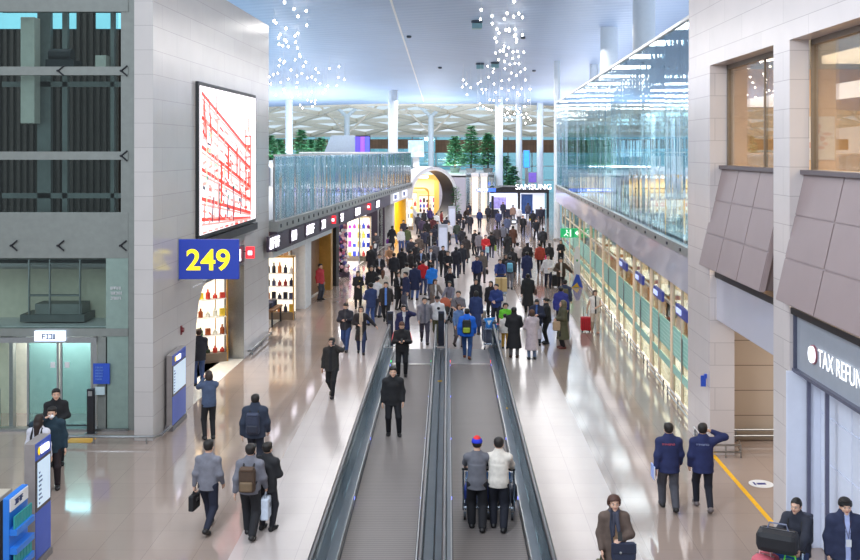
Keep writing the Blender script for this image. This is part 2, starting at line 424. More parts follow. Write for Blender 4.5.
# clothing kinds: (inflation, hem z relative to pelvis, hem half-widths, collar, open front?)
TOPS = {
 'shirt':   dict(t=.012, hem=-.10, a=.165, b=.118, arm=1.0, collar=.02),
 'tee':     dict(t=.014, hem=-.12, a=.170, b=.122, arm=.0, collar=.01),
 'sweater': dict(t=.024, hem=-.08, a=.172, b=.125, arm=1.0, collar=.05),
 'jacket':  dict(t=.034, hem=-.14, a=.192, b=.142, arm=1.0, collar=.05),
 'suit':    dict(t=.028, hem=-.20, a=.190, b=.138, arm=1.0, collar=.03),
 'puffer':  dict(t=.056, hem=-.12, a=.215, b=.170, arm=1.0, collar=.07),
 'coat':    dict(t=.036, hem=-.42, a=.215, b=.180, arm=1.0, collar=.06),
 'longcoat':dict(t=.044, hem=-.58, a=.245, b=.215, arm=1.0, collar=.08),
 'dress':   dict(t=.020, hem=-.50, a=.210, b=.190, arm=1.0, collar=.01),
 'vest':    dict(t=.030, hem=-.12, a=.185, b=.135, arm=-1., collar=.03),
}
def top_mesh(pn, kind, h, inner):
    def mk():
        p = POSES[pn]; J = joints(p); u, P, ln = J['u'], J['P'], -p['lean']; K = TOPS[kind]; t = K['t']; sit = p['pz'] < .7
        hem = -.08 if sit else K['hem']
        ps = [d_ell(P+u*.02,(.148+t,.100+t,.13),ln), d_ell(P+u*.17,(.140+t*1.15,.094+t,.20),ln), d_ell(J['chest'],(.150+t,.100+t,.175),ln), d_cap(J['shl'],J['shr'],.046+t*.7,.046+t*.7), d_cap(J['neck'],J['shl'],.060+t*.3,.042+t*.6), d_cap(J['neck'],J['shr'],.060+t*.3,.042+t*.6),
              d_cap(J['neck']-u*.05,J['neck']+u*K['collar']+np.array([0,-.01,0]),.062+t*.6,.060+t*.5)]
        st = abs(p['fl'][1]-p['fr'][1])*.12
        zh = P[2]+hem
        if hem < -.02: ps.append(d_skirt(P, zh, P[2]+.32, K['a'], K['b']+st*min(1.,-hem*2.2), .105+t*.8, .066+t*.6))
        for s in 'lr':
            if K['arm'] < 0:
                continue
            if K['arm'] > 0:
                w = J['wr'+s]+(J['el'+s]-J['wr'+s])*.06
                ps += [d_cap(J['sh'+s],J['el'+s],.046+t*.8,.040+t*.75), d_cap(J['el'+s],w,.040+t*.75,.032+t*.5)]
            else:
                e = J['sh'+s]+(J['el'+s]-J['sh'+s])*.85; ps += [d_cap(J['sh'+s],e,.052+t,.050+t)]
        f0 = blend(ps, .05); ntop = J['neck']+u*(K['collar']+.035)
        def f(X, Y, Z):
            d = f0(X, Y, Z)
            k = (Y-ntop[1])*u[1]+(Z-ntop[2])*u[2]
            near = (np.abs(X) < .11) & ((Y-ntop[1])**2 < .03)
            return np.where(near, np.maximum(d, k), d) if kind != 'tee' else np.where(near, np.maximum(d, k), d)
        lo, hi = bounds(J, .2); lo[2] = min(zh-.05, J['wrl'][2]-.1, J['wrr'][2]-.1) if not sit else P[2]-.25
        V, Q = nets(f, lo, hi, h)
        c = V[Q].mean(1)
        if kind == 'vest': pass
        dz = (c[:,2]-P[2])/(J['neck'][2]-P[2]+.02)
        wid = np.clip(.012+.055*np.clip(dz-.25, 0, 1), 0, .07) if kind in ('suit',) else np.full(len(c), .035)
        yb = P[1]+(J['chest'][1]-P[1])*np.clip((c[:,2]-P[2])/.35, 0, 1.4)
        fr = (c[:,1] < yb-.035) & (np.abs(c[:,0]) < wid) & (dz > (.28 if kind == 'suit' else -1.0)) & (np.abs(c[:,1]-yb) < .22)
        # keep hands held in front out of the shirt panel
        mi = np.where(fr & bool(inner), 1, 0).tolist()
        me = mesh_np(kind, [(V, Q, mi)], [mat('cloth_grey',(90,90,95),.85), mat('cloth_white',(215,215,218),.8)])
        return me
    return cached(('top', pn, kind, h, inner), mk)
def trouser_mesh(pn, h, wide):
    def mk():
        p = POSES[pn]; J = joints(p); P, u = J['P'], J['u']; ps = [d_ell(P+u*.0,(.160,.112,.12)), d_ell(P+u*.08,(.148,.104,.10))]
        for s in 'lr':
            b = J['an'+s]+(J['kn'+s]-J['an'+s])*.04
            ps += [d_cap(J['hp'+s],J['kn'+s],.096,.070+wide), d_cap(J['kn'+s],b,.070+wide,.054+wide)]
        f0 = blend(ps, .03)
        lo, hi = bounds(J, .16)
        hi[2] = P[2]+.24
        return mesh_np('trousers', [nets(f0, lo, hi, h)+(0,)], [mat('cloth_black',(34,34,38),.85)])
    return cached(('trousers', pn, h, wide), mk)
def shoe_mesh(pn, h, s):
    def mk():
        J = joints(POSES[pn]); a = J['an'+s]
        f0 = blend([d_cap(J['heel'+s],J['ball'+s],.046,.046), d_cap(J['ball'+s],J['toe'+s],.046,.034), d_cap(J['heel'+s],np.array(a)+np.array([0,.01,.0]),.044,.042)], .02)
        flat = abs(POSES[pn]['f'+s][3]) < .05
        f = (lambda X, Y, Z: np.maximum(f0(X, Y, Z), .004-Z)) if flat else f0
        c = np.array(a); V, Q = nets(f, c-np.array([.1,.26,.2]), c+np.array([.1,.2,.1]), min(h, .014))
        zz = V[Q].mean(1); low = [1 if (k[2] < .024 and flat) else 0 for k in zz]
        return mesh_np('shoe', [(V, Q, low)], [mat('shoe_black',(28,27,29),.5), mat('shoe_sole',(200,200,200),.7)])
    return cached(('shoe', pn, h, s), mk)
def hair_mesh(style, h):
    def mk():
        c0 = d_ell((0,.014,.028),(.083,.102,.104)); ps = [c0]
        if style == 'short': ps = [c0, d_ell((0,-.045,.098),(.066,.05,.030)), d_ell((0,.02,.07),(.082,.095,.07))]
        if style == 'bob': ps += [d_ell((0,.03,-.03),(.096,.095,.12)), d_ell((0,-.02,.07),(.085,.085,.06))]
        if style == 'long': ps += [d_ell((0,.04,-.06),(.094,.085,.16)), d_cap((0,.07,-.08),(0,.10,-.30),.075,.05,.9), d_ell((0,-.02,.07),(.084,.085,.06))]
        if style == 'tail': ps += [d_ell((0,.115,.02),(.035,.035,.035)), d_cap((0,.125,.01),(0,.13,-.16),.03,.016)]
        if style == 'curly': ps = [d_ell((0,.01,.045),(.105,.115,.098)), d_ell((.05,.03,.0),(.06,.08,.08)), d_ell((-.05,.03,.0),(.06,.08,.08))]
        if style == 'cap': ps = [d_ell((0,.008,.05),(.088,.108,.088))]
        if style == 'hood': ps = [d_ell((0,.03,.01),(.115,.125,.14)), d_ell((0,.05,-.1),(.12,.11,.10))]
        f0 = blend(ps, .02); zl = {'short': -.055, 'tail': -.05, 'curly': -.06, 'cap': .035, 'bob': -.13, 'long': -.36, 'hood': -.2}[style]
        side = {'short': -.005, 'curly': -.01, 'tail': -.02}.get(style)
        br = d_ell((0,-.105,.045),(.07,.075,.016))
        def f(X, Y, Z):
            if style == 'cap': return np.minimum(np.maximum(f0(X, Y, Z), .03-Z), br(X, Y, Z))
            d = f0(X, Y, Z)
            face = np.maximum(np.maximum(Y+.026, Z-.076+np.abs(X)*.35), np.abs(X)-(.066 if style in ('bob','long') else .12))
            if style == 'hood': face = np.maximum(np.maximum(Y+.05, Z-.075), np.abs(X)-.075)
            d = np.maximum(d, -face)
            if side is not None: d = np.maximum(d, -np.maximum(Y-.022, Z-side))
            return np.maximum(d, zl-Z)
        V, Q = nets(f, (-.15,-.2,-.4), (.15,.2,.18), .008 if h < .018 else .012)
        return mesh_np('hair', [(V, Q, 0)], [mat('hair_black',(26,21,20),.6)])
    return cached(('hair', style, h), mk)
def skirt_mesh(h):
    def mk():
        f = d_skirt((0,0,.9), .50, 1.0, .19, .17, .155, .115)
        return mesh_np('skirt', [nets(f, (-.3,-.3,.4), (.3,.3,1.1), h)+(0,)], [mat('cloth_black',(34,34,38),.85)])
    return cached(('skirt', h), mk)
def scarf_mesh(pn, h):
    def mk():
        J = joints(POSES[pn]); n = J['neck']; c = J['chest']
        ps = [d_ell(n+np.array([0,-.012,.035]),(.098,.098,.05)), d_cap(n+np.array([.03,-.10,.01]), c+np.array([.045,-.165,-.05]), .034,.03), d_cap(n+np.array([-.03,-.10,.01]), c+np.array([-.04,-.165,-.12]), .032,.03)]
        return mesh_np('scarf', [nets(blend(ps,.025), n-np.array([.2,.32,.5]), n+np.array([.2,.2,.2]), h)+(0,)], [mat('cloth_scarf',(60,62,75),.9)])
    return cached(('scarf', pn, h), mk)

def cloth(rgb):
    return mat('cloth_%d_%d_%d' % rgb, rgb, .85, vary=.10, scale=14)
def child(name, me, parent, mats=None):
    o = bpy.data.objects.new(name, me); COL.objects.link(o); o.parent = parent
    for i, m in enumerate(mats or []):
        if i < len(o.material_slots):
            o.material_slots[i].link = 'OBJECT'; o.material_slots[i].material = m
    return o

BLACK = (30,30,34); NAVY = (30,36,62); DGREY = (58,58,64); WHITE = (214,212,214)
PEOPLE = {}
def person(key, loc, heading, pn, top, topc, pants, label, hair='short', hairc=(30,24,22), inner=None, size=1.0, female=False, shoec=(30,28,30), skirt=False, wide=.0, scarf=None, skin='a', z=0.0, group=None, hat=None, sole=None):
    d = loc[1]; h = .0135 if d < 31 else (.020 if d < 48 else .028)
    if pn not in POSES and pn.startswith('~'):
        q = dict(POSES[pn[1:]])                 # mirrored pose
        for a in 'fhegk': q[a+'l'], q[a+'r'] = POSES[pn[1:]][a+'r'], POSES[pn[1:]][a+'l']
        q['yaw'] = -q['yaw']; POSES[pn] = q
    o = bpy.data.objects.new('person', body_mesh(pn, h, skin)); COL.objects.link(o)
    o.location = (loc[0], loc[1], z); o.rotation_euler = (0, 0, math.radians(heading)); o.scale = (size*(1.04 if female else 1.12), size*(1.04 if female else 1.10), size)
    tag(o, label, 'person', group)
    nm = {'tee':'tee_shirt','longcoat':'long_coat','suit':'suit_jacket','puffer':'puffer_jacket'}.get(top, top)
    child(nm, top_mesh(pn, top, h, bool(inner)), o, [cloth(topc), cloth(inner or topc)])
    if skirt: child('skirt', skirt_mesh(h), o, [cloth(pants)])
    tr = child('leggings' if skirt else 'trousers', trouser_mesh(pn, h, wide), o, [cloth(BLACK if skirt else pants)])
    for s in 'lr': child('shoe', shoe_mesh(pn, h, s), o, [mat('shoe_%d_%d_%d' % shoec, shoec, .5), cloth(sole or shoec)])
    J = joints(POSES[pn]); Rm = Matrix(rot_head(POSES[pn]).tolist()).to_4x4()
    Mh = Matrix.Translation(Vector(J['head'])) @ Rm
    if hair == 'cap': hair, hat, hairc = 'short', hairc, (30,24,22)
    hr = child('hood' if hair == 'hood' else ('cap' if hair == 'cap' else 'hair'), hair_mesh(hair, h), o, [mat('hair_%d_%d_%d' % hairc, hairc, .6, vary=.15, scale=40)])
    hr.matrix_local = Mh
    if hat:
        k = child('cap' if label.find('cap') > 0 else 'hat', hair_mesh('cap', h), o, [cloth(hat)]); k.matrix_local = Mh @ Matrix.Scale(1.06, 4)
    if scarf: child('scarf', scarf_mesh(pn, h), o, [cloth(scarf)])
    PEOPLE[key] = (o, J)
    return o
def wpt(key, local):
    o, J = PEOPLE[key]
    M = Matrix.Translation(o.location) @ o.rotation_euler.to_matrix().to_4x4() @ Matrix.Diagonal((*o.scale, 1))
    return M @ Vector(local)
def joint(key, j): return wpt(key, PEOPLE[key][1][j])
def yaw_of(key): return PEOPLE[key][0].rotation_euler.z
# ------------------------------------------------------------------ materials of the place
STONE = coursed('stone_cladding', (196,190,188), (168,162,161), 2.6, .605, .22, msize=.007, vary=.03, offset=.5, spec=.5)
STONE_R = coursed('stone_cladding_warm', (204,195,193), (172,163,162), 2.6, .53, .25, msize=.007, vary=.025, offset=.5)
WHITEM = mat('white_metal', (226,226,228), .4)
LILAC = mat('fascia_panel', (196,194,206), .22, vary=.03, scale=.6, coat=.3)
BROWNP = mat('canopy_panel', (142,126,126), .45, vary=.04, scale=1.2)
STEEL = mat('brushed_steel', (168,170,172), .28, 1.0, vary=.08, scale=20)
GREYM = mat('grey_metal', (150,152,150), .45, .3)
DARKM = mat('dark_metal', (44,44,50), .4, .4)
BLACKP = mat('black_plastic', (24,24,27), .45)
RUBBER = mat('handrail_rubber', (36,38,44), .35)
FLOOR_T = coursed('floor_tan_stone', (158,141,131), (132,117,108), .9, .9, .085, msize=.004, vary=.03, floor=True, spec=.6)
FLOOR_L = coursed('floor_pale_stone', (186,175,171), (160,152,149), .9, .9, .17, msize=.004, vary=.02, floor=True, spec=.2)
FLOOR_W = mat('shop_floor', (228,224,218), .12)
GL_R = glass('glass_blue', (206,230,240), .34, .02, .95, .42, .016)
GL_L = glass('glass_rail', (222,230,236), .45, .08, .95, .40, .08)
GL_S = glass('glass_shop', (236,242,236), .05, .01, .98, .35)
GL_E = glass('glass_lift', (232,240,238), .01, .01, .98, .12)
GL_W = glass('glass_window', (240,236,228), .10, .01, .97, .4)
MINT = mat('mint_film', (150,212,196), .35, vary=.03)
GOLD = mat('gold_trim', (206,160,84), .3, .7)
WOOD = mat('brown_wood', (120,84,58), .5, vary=.2, scale=3)
WARMW = mat('warm_wall', (214,190,160), .6)
PURPLE = mat('sign_band', (70,56,72), .4)
SIGNW = mat('lit_letters', (250,248,255), .5, emit=(250,246,255), estr=1.6, vary=0)
SIGNY = mat('yellow_letters', (250,226,40), .5, emit=(250,222,30), estr=.8, vary=0)
SIGNB = mat('blue_sign', (32,56,150), .45, emit=(30,52,150), estr=.35, vary=.03)
BLUEP = mat('blue_panel', (46,84,190), .4, vary=.03)

# ------------------------------------------------------------------ floor and ceiling
fl = MB()
fl.box(-40,-3.87,-6,170,-.2,0,0); fl.box(-3.87,3.42,-6,170,-.2,0,1); fl.box(3.42,40,-6,170,-.2,0,0)
struct(fl.build('floor', [FLOOR_T, FLOOR_L]))

CEIL = mat('ceiling_panel', (166,186,214), .5, vary=.03, scale=.3)
def ceil_z(x, y):
    return 15.4 - .026*max(0, y-40) - .00018*max(0, y-40)*max(0, abs(x+2)-6)**1.3
def add_ceiling():
    m = MB(); nx, ny = 48, 30
    xs = [-42+84*i/nx for i in range(nx+1)]
    for j in range(ny+1):
        for x in xs:
            ye = 128 - .004*(x-0)**2*.9
            y = 36+(ye-36)*j/ny
            m.v.append(Vector((x, y, ceil_z(x, y))))
    W = nx+1; n1 = W*(ny+1)
    for v in list(m.v): m.v.append(v+Vector((0,0,.5)))
    for j in range(ny):
        for i in range(nx):
            a = j*W+i; m.f.append([a, a+1, a+W+1, a+W]); m.m.append(0)
            m.f.append([n1+a, n1+a+W, n1+a+W+1, n1+a+1]); m.m.append(0)
    for i in range(nx):
        a = ny*W+i; m.f.append([a, a+1, n1+a+1, n1+a]); m.m.append(0)
        m.f.append([i+1, i, n1+i, n1+i+1]); m.m.append(0)
    o = m.build('ceiling', CEIL, smooth=True); struct(o)
    # fine ribs running across the ceiling
    k = _mats['ceiling_panel'].node_tree; b = k.nodes['Principled BSDF']
    ge = k.nodes.new('ShaderNodeNewGeometry'); wv = k.nodes.new('ShaderNodeTexWave'); wv.inputs['Scale'].default_value = .35; wv.bands_direction = 'Y'
    mp = k.nodes.new('ShaderNodeMapping'); mp.inputs['Rotation'].default_value = (0,0,.35)
    bp = k.nodes.new('ShaderNodeBump'); bp.inputs['Strength'].default_value = .25; bp.inputs['Distance'].default_value = .1
    k.links.new(ge.outputs['Position'], mp.inputs[0]); k.links.new(mp.outputs[0], wv.inputs['Vector'])
    k.links.new(wv.outputs['Fac'], bp.inputs['Height']); k.links.new(bp.outputs[0], b.inputs['Normal'])
    t = MB()
    pts = [(-3.0+.0*y, 40+i*4.4, ceil_z(-3, 40+i*4.4)-.01) for i, y in enumerate(range(20))]
    for a, b2 in zip(pts, pts[1:]): t.bar(a, b2, .12, .05)
    struct(t.build('trim_1', WHITEM))
    # small fittings set in the ceiling
    dm = mat('ceiling_fitting', (70,80,92), .4)
    for i, (px, py) in enumerate(((477,22),(480,64),(495,63),(409,37),(440,68),(523,38),(534,71))):
        # where the line of sight meets the ceiling
        y = 60.0
        for _ in range(30): y = (ceil_z((px-VX)*y/F, y)-.08-H)*F/(VY-py)
        x = (px-VX)*y/F
        q = MB(); s = .35 if i < 3 else .16
        q.lathe([(s*.8,.12),(s,.06),(s,-.06),(s*.6,-.10)], n=16)
        if i < 3:
            w = thing('ceiling_speaker' if i == 0 else 'ceiling_projector', ['small teal unit on the ceiling above the bright bulb swarm, nearest of the three','pale square unit on the ceiling, beside a darker round one','dark round unit on the ceiling beside the pale square one'][i], 'ceiling unit', (x, y, ceil_z(x,y)-.07))
            q.build('housing', dm, w, smooth=True); MB().box(-.3,.3,-.3,.3,-.42,-.1).build('lamp_head', mat('lamp_head_grey', (120,160,168), .4), w, bevel=.03)
        else:
            dl = q.build('downlight', dm, smooth=True, loc=(x,y,ceil_z(x,y)-.05))
            tag(dl, 'tiny recessed downlight in the blue ceiling', 'ceiling light', 'recessed downlights in the ceiling')
add_ceiling()

# ------------------------------------------------------------------ left stone portal wall (hall side at local y=0, inside is +y)
LA = math.atan2(1, .027)
ML = frame(-7.30, 24.75, LA)
def left_wall():
    m = MB(ML); T = .47
    Lw = 13.9; a, b, zt = 3.5, 9.75, 3.3
    m.box(0, a, 0, T, 0, 12.0); m.box(b, Lw, 0, T, 0, 12.0); m.box(a, b, 0, T, 4.62, 12.0)
    m.box(a, b, .06, T, zt, 4.62)                                # recessed sign strip over the opening
    # slanted, rounded left jamb
    m.prism([(a,0),(a+.02,0),(a+.35,2.2),(a+.62,2.85),(a+1.1,3.2),(a+1.6,zt),(a,zt)], lambda u,v,t: (u,t,v), 0, T)
    o = m.build('wall_left', STONE); struct(o)
    j = MB(ML); j.box(b-.05, b-.0, -.01, 1.1, 0, zt, 0); j.box(b-.30, b-.05, .9, 1.4, 0, zt, 1); j.box(a+1.3, b, .0, .06, zt-.05, zt+.03, 0)
    struct(j.build('trim_2', [STEEL, GOLD]))
    k = MB(ML); k.box(a, b, -.02, .05, 4.1, 4.60, 0)
    struct(k.build('trim_3', GREYM))
    # wall return beyond the portal, above the shops, is open air; skirting rail at the foot
    r = thing('bumper_rail', 'low steel bumper rail around the foot of the stone pier by the shop opening', 'rail', ML @ Vector((12.1,-.12,0)), LA)
    q = MB(); q.path([(-1.9,.35,.16),(-1.75,.02,.16),(1.7,.0,.16),(1.85,.1,.16)], .035); q.build('rail', STEEL, r, smooth=True)
    for x in (-1.6, 0, 1.5): MB().tube((x,.0,0),(x,.0,.15),.02).build('post', STEEL, r, smooth=True)
    r = thing('bumper_rail', 'low steel bumper rail around the stone pier corner beside the lift', 'rail', (-7.5,24.55,0))
    q = MB(); q.path([(-2.7,.0,.17),(.25,-.05,.17),(.42,.1,.17),(.44,.9,.17)], .035); q.build('rail', STEEL, r, smooth=True)
    for x in (-2.5,-1.2,.1): MB().tube((x,.0,0),(x,.0,.15),.02).build('post', STEEL, r, smooth=True)
left_wall()

# big screen on the wall: red line drawing of a building on white
def big_screen():
    t = thing('video_screen', 'tall bright wall screen showing a red line drawing of a building', 'screen', ML @ Vector((3.81,-.05,4.70)), LA)
    W, Hh = 7.33, 4.40
    MB().box(-.06,W+.06,-.04,.05,-.06,Hh+.06).build('frame', BLACKP, t)
    wm = mat('screen_white', (252,246,248), .4, emit=(252,242,246), estr=.78, vary=0)
    MB().box(0.05,W-.05,-.055,-.04,.05,Hh-.05).build('display', wm, t)
    rm = mat('screen_red', (225,70,60), .4, emit=(232,66,52), estr=.62, vary=0); pk = mat('screen_pink', (245,170,165), .4, emit=(246,150,142), estr=.66, vary=0); gn = mat('screen_green', (150,215,180), .4, emit=(160,222,190), estr=.66, vary=0); bk = mat('screen_dark', (70,60,80), .4, emit=(80,70,90), estr=.4, vary=0)
    q = random.Random(3); art = MB()
    def ln(x0,z0,x1,z1,w,mi):
        x0,x1 = (min(max(v,.1),W-.1) for v in (x0,x1)); z0,z1 = (min(max(v,.1),Hh-.1) for v in (z0,z1))
        art.bar((x0,-.058-.0012*mi,z0),(x1,-.058-.0012*mi,z1),.004,w,mi)
    # receding facade: roof line and floors drop to the right, verticals divide the bays
    for k, (zl, zr) in enumerate(((4.15,2.4),(3.45,1.85),(2.6,1.2),(1.95,.75),(1.1,.3),(.5,.12))):
        ln(.2,zl,6.5,zr,.11,0); ln(.2,zl-.16,6.5,zr-.08,.06,1)
        for j in range(9): ln(.3+.65*j,zl-(zl-zr)*(.1+.65*j)/6.4-.28-.2*q.random(),.75+.65*j,zl-(zl-zr)*(.5+.65*j)/6.4-.3-.2*q.random(),.05+.05*q.random(),q.choice([0,1,1]))
    for k in range(15):
        x = .3+k*.41+.12*q.random(); f = x/6.6; z1 = 4.1-1.75*f; z0 = .4+q.random()*(z1-1.2)
        ln(x,z0,x,z0+(z1-z0)*(.4+.6*q.random()),.05+.06*q.random(),0 if q.random()<.35 else 1)
    ln(2.1,.3,2.1,1.5,.06,3); ln(3.9,.2,3.9,1.3,.05,3); ln(.7,.5,.7,2.6,.05,2)
    for k in range(45):
        x = .3+5*q.random(); f = (x-.25)/5.2; z1 = 4.0-1.8*f; z = .3+(z1-.6)*q.random()
        ln(x,z,x+.12+.25*q.random(),z-.05,.05+.09*q.random(),q.choice([0,0,1,1,3]) if q.random()<.8 else 2)
    for k in range(14):
        x = .3+1.6*q.random(); ln(x,3.0+1.3*q.random(),x+.5*q.random(),2.4+1.5*q.random(),.03,q.choice([0,1]))
    for k in range(7):
        z = .8+k*.36; ln(5.6,z,6.5,z+.03,.12 if k%2 else .05,0)
    ln(5.7,.4,5.7,3.2,.06,0); ln(6.4,.4,6.4,3.0,.06,0); ln(6.05,3.1,6.05,3.6,.05,0)
    for k in range(22):
        x = 5.2+1.9*q.random(); z = 2.4+1.5*q.random(); ln(x,z,x+.12,z+.25*q.random(),.05,2)
    for k in range(6):
        ln(.4+k*.9,.35,.55+k*.9,1.0+.1*q.random(),.05,3 if k%2 else 0)
    art.build('line_drawing', [rm,pk,gn,bk], t)
    s = MB(); s.box(-.1,W+.1,-.10,.02,-.34,-.1); s.build('bottom_trim', DARKM, t)
big_screen()

# shop sign inside the portal strip
def glyphs(m, x, z, n, s, rng, y=-.03, mi=0):
    """a run of small illegible letter shapes"""
    for i in range(n):
        w = s*(.35+.35*rng.random()); st = s*.17
        k = rng.randrange(5)
        if k in (0,1,3): m.box(x,x+st,y,y+.03,z,z+s,mi)
        if k in (0,2,4): m.box(x,x+w,y,y+.03,z+s-st,z+s,mi)
        if k in (1,2): m.box(x,x+w,y,y+.03,z,z+st,mi)
        if k in (0,3,4): m.box(x,x+w,y,y+.03,z+s*.42,z+s*.42+st,mi)
        if k in (1,2,3,4): m.box(x+w-st,x+w,y,y+.03,z,z+s,mi)
        x += w+s*.14
    return x
def shop_sign(M, x0, x1, z, s, n, label, seed, y=-.10, parent_label=None):
    loc = M @ Vector((x0, y, z)); rz = M.to_euler().z
    t = thing('shop_sign', label, 'shop sign', loc, rz)
    MB().box(0, x1-x0, .0, .10, -.08, s+.10).build('backing', PURPLE, t)
    m = MB(); r = random.Random(seed); glyphs(m, .15, .02, n, s, r, -.035); m.build('lettering', SIGNW, t)
    return t
def red_tag(M, x, z, label, y=-.35):
    t = thing('hanging_tag_sign', label, 'sign', M @ Vector((x,y,z)), M.to_euler().z)
    MB().box(-.04,.04,-.10,.20,.06,.46).build('panel', mat('red_tag', (222,40,50), .4, emit=(226,40,50), estr=1.2, vary=0), t, bevel=.01)
    MB().tube((0,.20,.3),(0,.45,.3),.02).build('bracket', DARKM, t); MB().box(-.046,.046,-.02,.12,.18,.32).build('emblem', SIGNW, t)
shop_sign(ML, 7.6, 9.7, 3.45, .38, 5, 'white lettered shop sign above the opening in the stone wall, beside the 249 sign', 5, y=-.03)
red_tag(ML, 9.6, 3.42, 'red projecting tag sign at the stone wall opening, right of the 249 sign', -.30)

# ------------------------------------------------------------------ sign 249
t = thing('gate_sign', 'blue projecting sign with yellow number 249 on the stone wall', 'sign', (-7.24,26.9,3.73))
MB().box(.0,1.62,-.07,.07,0,1.07).build('panel', SIGNB, t, bevel=.015)
text('lettering','249',.78,SIGNY,t,(.81,-.085,.26),align='CENTER',extrude=.008,bold=.014,sx=1.02)
text('lettering','249',.78,SIGNY,t,(.81,.085,.26),rot=(math.pi/2,0,math.pi),align='CENTER',extrude=.008,bold=.014,sx=1.02)
MB().box(-.05,.02,-.10,.10,-.03,1.10).build('wall_bracket', STEEL, t)

# ------------------------------------------------------------------ lift tower with glass front
def lift():
    Y = 25.7
    t = thing('glass_lift', 'glass lift tower with grey frames beside the stone pier', 'lift', (-10.0, Y, 0))
    GF = mat('lift_frame', (138,142,138), .45, .2)
    PANE = GL_E
    X0, X1 = -3.2, 2.2                                           # local
    # vertical frames
    for x, w in ((-1.98,.10),(1.60,.60)): MB().box(x,x+w,-.02,.14,0,14).build('mullion', GF, t)
    MB().box(1.0,1.25,-.03,.12,0,2.4).build('mullion', GF, t)
    for z0, z1 in ((9.12,9.34),(6.95,7.16),(10.75,11.2),(2.42,2.62)): MB().box(X0,1.79,-.05,.12,z0,z1).build('transom', GF, t)
    MB().box(X0,1.79,-.03,.1,4.42,5.60).build('spandrel_panel', GF, t, bevel=.01)
    MB().box(1.22,1.79,-.03,.1,0,4.42).build('side_panel', mat('lift_side_panel', (140,160,152), .3), t)
    for z0, z1 in ((2.62,4.42),(5.60,6.95),(7.16,9.12),(9.34,10.75),(11.2,14)):
        MB().box(X0,-1.98,.0,.02,z0,z1).build('glass_pane', PANE, t); MB().box(-1.88,1.52,.0,.02,z0,z1).build('glass_pane', PANE, t)
    MB().box(X0,-1.3,.0,.02,0,2.42).build('glass_pane', PANE, t)
    # spider fittings
    for x, z in ((-1.2,4.75),(-.0,4.75),(1.6,4.75),(-.0,9.23),(1.62,9.23),(1.62,7.05)):
        q = MB()
        for s in (-1, 1): q.tube((x,-.06,z),(x+.16,-.08,z+s*.13),.02,n=6)
        q.tube((x,-.1,z),(x,.02,z),.03,n=8); q.build('spider_fitting', DARKM, t)
    # car door, two glass leaves with frames, lower lobby glazing
    for x0, x1 in ((-.92,-.10),(-.06,.78)):
        d = MB().box(x0,x1,.25,.27,.05,2.2).build('door_leaf', glass('glass_door', (206,236,241), .04, .01, .97), t)
        f = MB()
        for q in (x0, x1-.05): f.box(q,q+.05,.23,.29,.03,2.25)
        f.box(x0,x1,.23,.29,2.2,2.28); f.box(x0,x1,.23,.29,.0,.08); f.build('door_frame', STEEL, d)
        MB().box((x0+x1)/2+(.2 if x0<-.5 else -.3),(x0+x1)/2+(.32 if x0<-.5 else -.18),.235,.248,1.55,1.7).build('door_sticker', WHITEM, d)
    for x in (-1.35,.82): MB().box(x,x+.1,.15,.35,0,2.42).build('door_post', STEEL, t)
    MB().box(-1.5,1.0,-.10,.3,2.26,2.40).build('door_header', STEEL, t)
    s = MB().box(-.55,.22,-.2,-.1,2.32,2.58).build('lit_sign', mat('lift_lit_sign', (225,235,255), .4, emit=(215,228,255), estr=.9, vary=0), t)
    m = MB(); glyphs(m,-.35,2.38,4,.13,random.Random(2),-.215); m.build('sign_marks', mat('sign_grey', (120,130,150), .5), s)
    # shaft: ribbed dark wall, guide frame, machine room box, lower platform with rail
    w = MB(); w.box(-6,1.9,4.6,4.8,0,14)
    rr = random.Random(4)
    for i in range(39): w.box(-6+i*.2,-6+i*.2+.09,4.45,4.6,4.4,14)
    w.build('ribbed_back_wall', mat('ribbed_brown', (60,50,44), .55, vary=.15), t)
    MB().box(-6,1.9,2.8,2.9,0,2.62).build('lobby_back_wall', mat('lobby_wall', (186,214,222), .4), t)
    MB().box(-6,1.9,2.8,2.9,2.62,4.35).build('upper_back_wall', mat('upper_back_grey', (92,96,94), .5), t)
    MB().box(-6,1.9,.32,2.8,2.5,2.62).build('lobby_ceiling', WHITEM, t)
    MB().box(-6,1.9,.3,4.5,4.35,4.6).build('landing_slab', mat('landing_grey', (110,112,112), .5), t)
    for x, w_ in ((-1.05,.36),(-.38,.14),(.92,.10),(1.35,.12)): MB().box(x,x+w_,1.2,1.35,4.6,12.4).build('guide_rail', mat('shaft_grey', (120,124,124), .4, .5), t)
    for z in (5.9,8.9,10.9): MB().box(-2.0,1.4,1.2,1.3,z,z+.14).build('shaft_beam', mat('shaft_grey', (120,124,124), .4, .5), t)
    cy = mat('shaft_window', (150,220,235), .3, emit=(130,205,225), estr=.55, vary=.1, scale=1)
    for x0, x1 in ((-5.6,-1.2),(-.6,1.7)): MB().box(x0,x1,4.40,4.46,10.85,11.35).build('shaft_window', cy, t)
    MB().box(-1.25,-.88,.6,1.0,7.9,10.7).build('control_cabinet', mat('cabinet_cream', (206,204,196), .5), t, bevel=.02)
    mt = MB(); mt.box(-.75,.0,1.0,1.6,9.4,9.62); mt.tube((-.7,1.2,9.75),(-.1,1.2,9.75),.17); mt.build('hoist_motor', DARKM, t, smooth=True)
    MB().box(.62,.9,.9,1.2,9.4,9.72).build('junction_box', mat('cabinet_cream', (206,204,196), .5), t)
    q = MB()
    for x in (-1.1,-.55,.25): q.tube((x,.8,2.8),(x,.8,4.3),.03)
    for z in (3.35,4.2): q.tube((-1.1,.8,z),(.25,.8,z),.03)
    q.build('platform_railing', STEEL, t, smooth=True)
    MB().box(-1.3,.4,.7,1.5,2.66,2.85).build('platform_slab', mat('landing_grey', (110,112,112), .5), t)
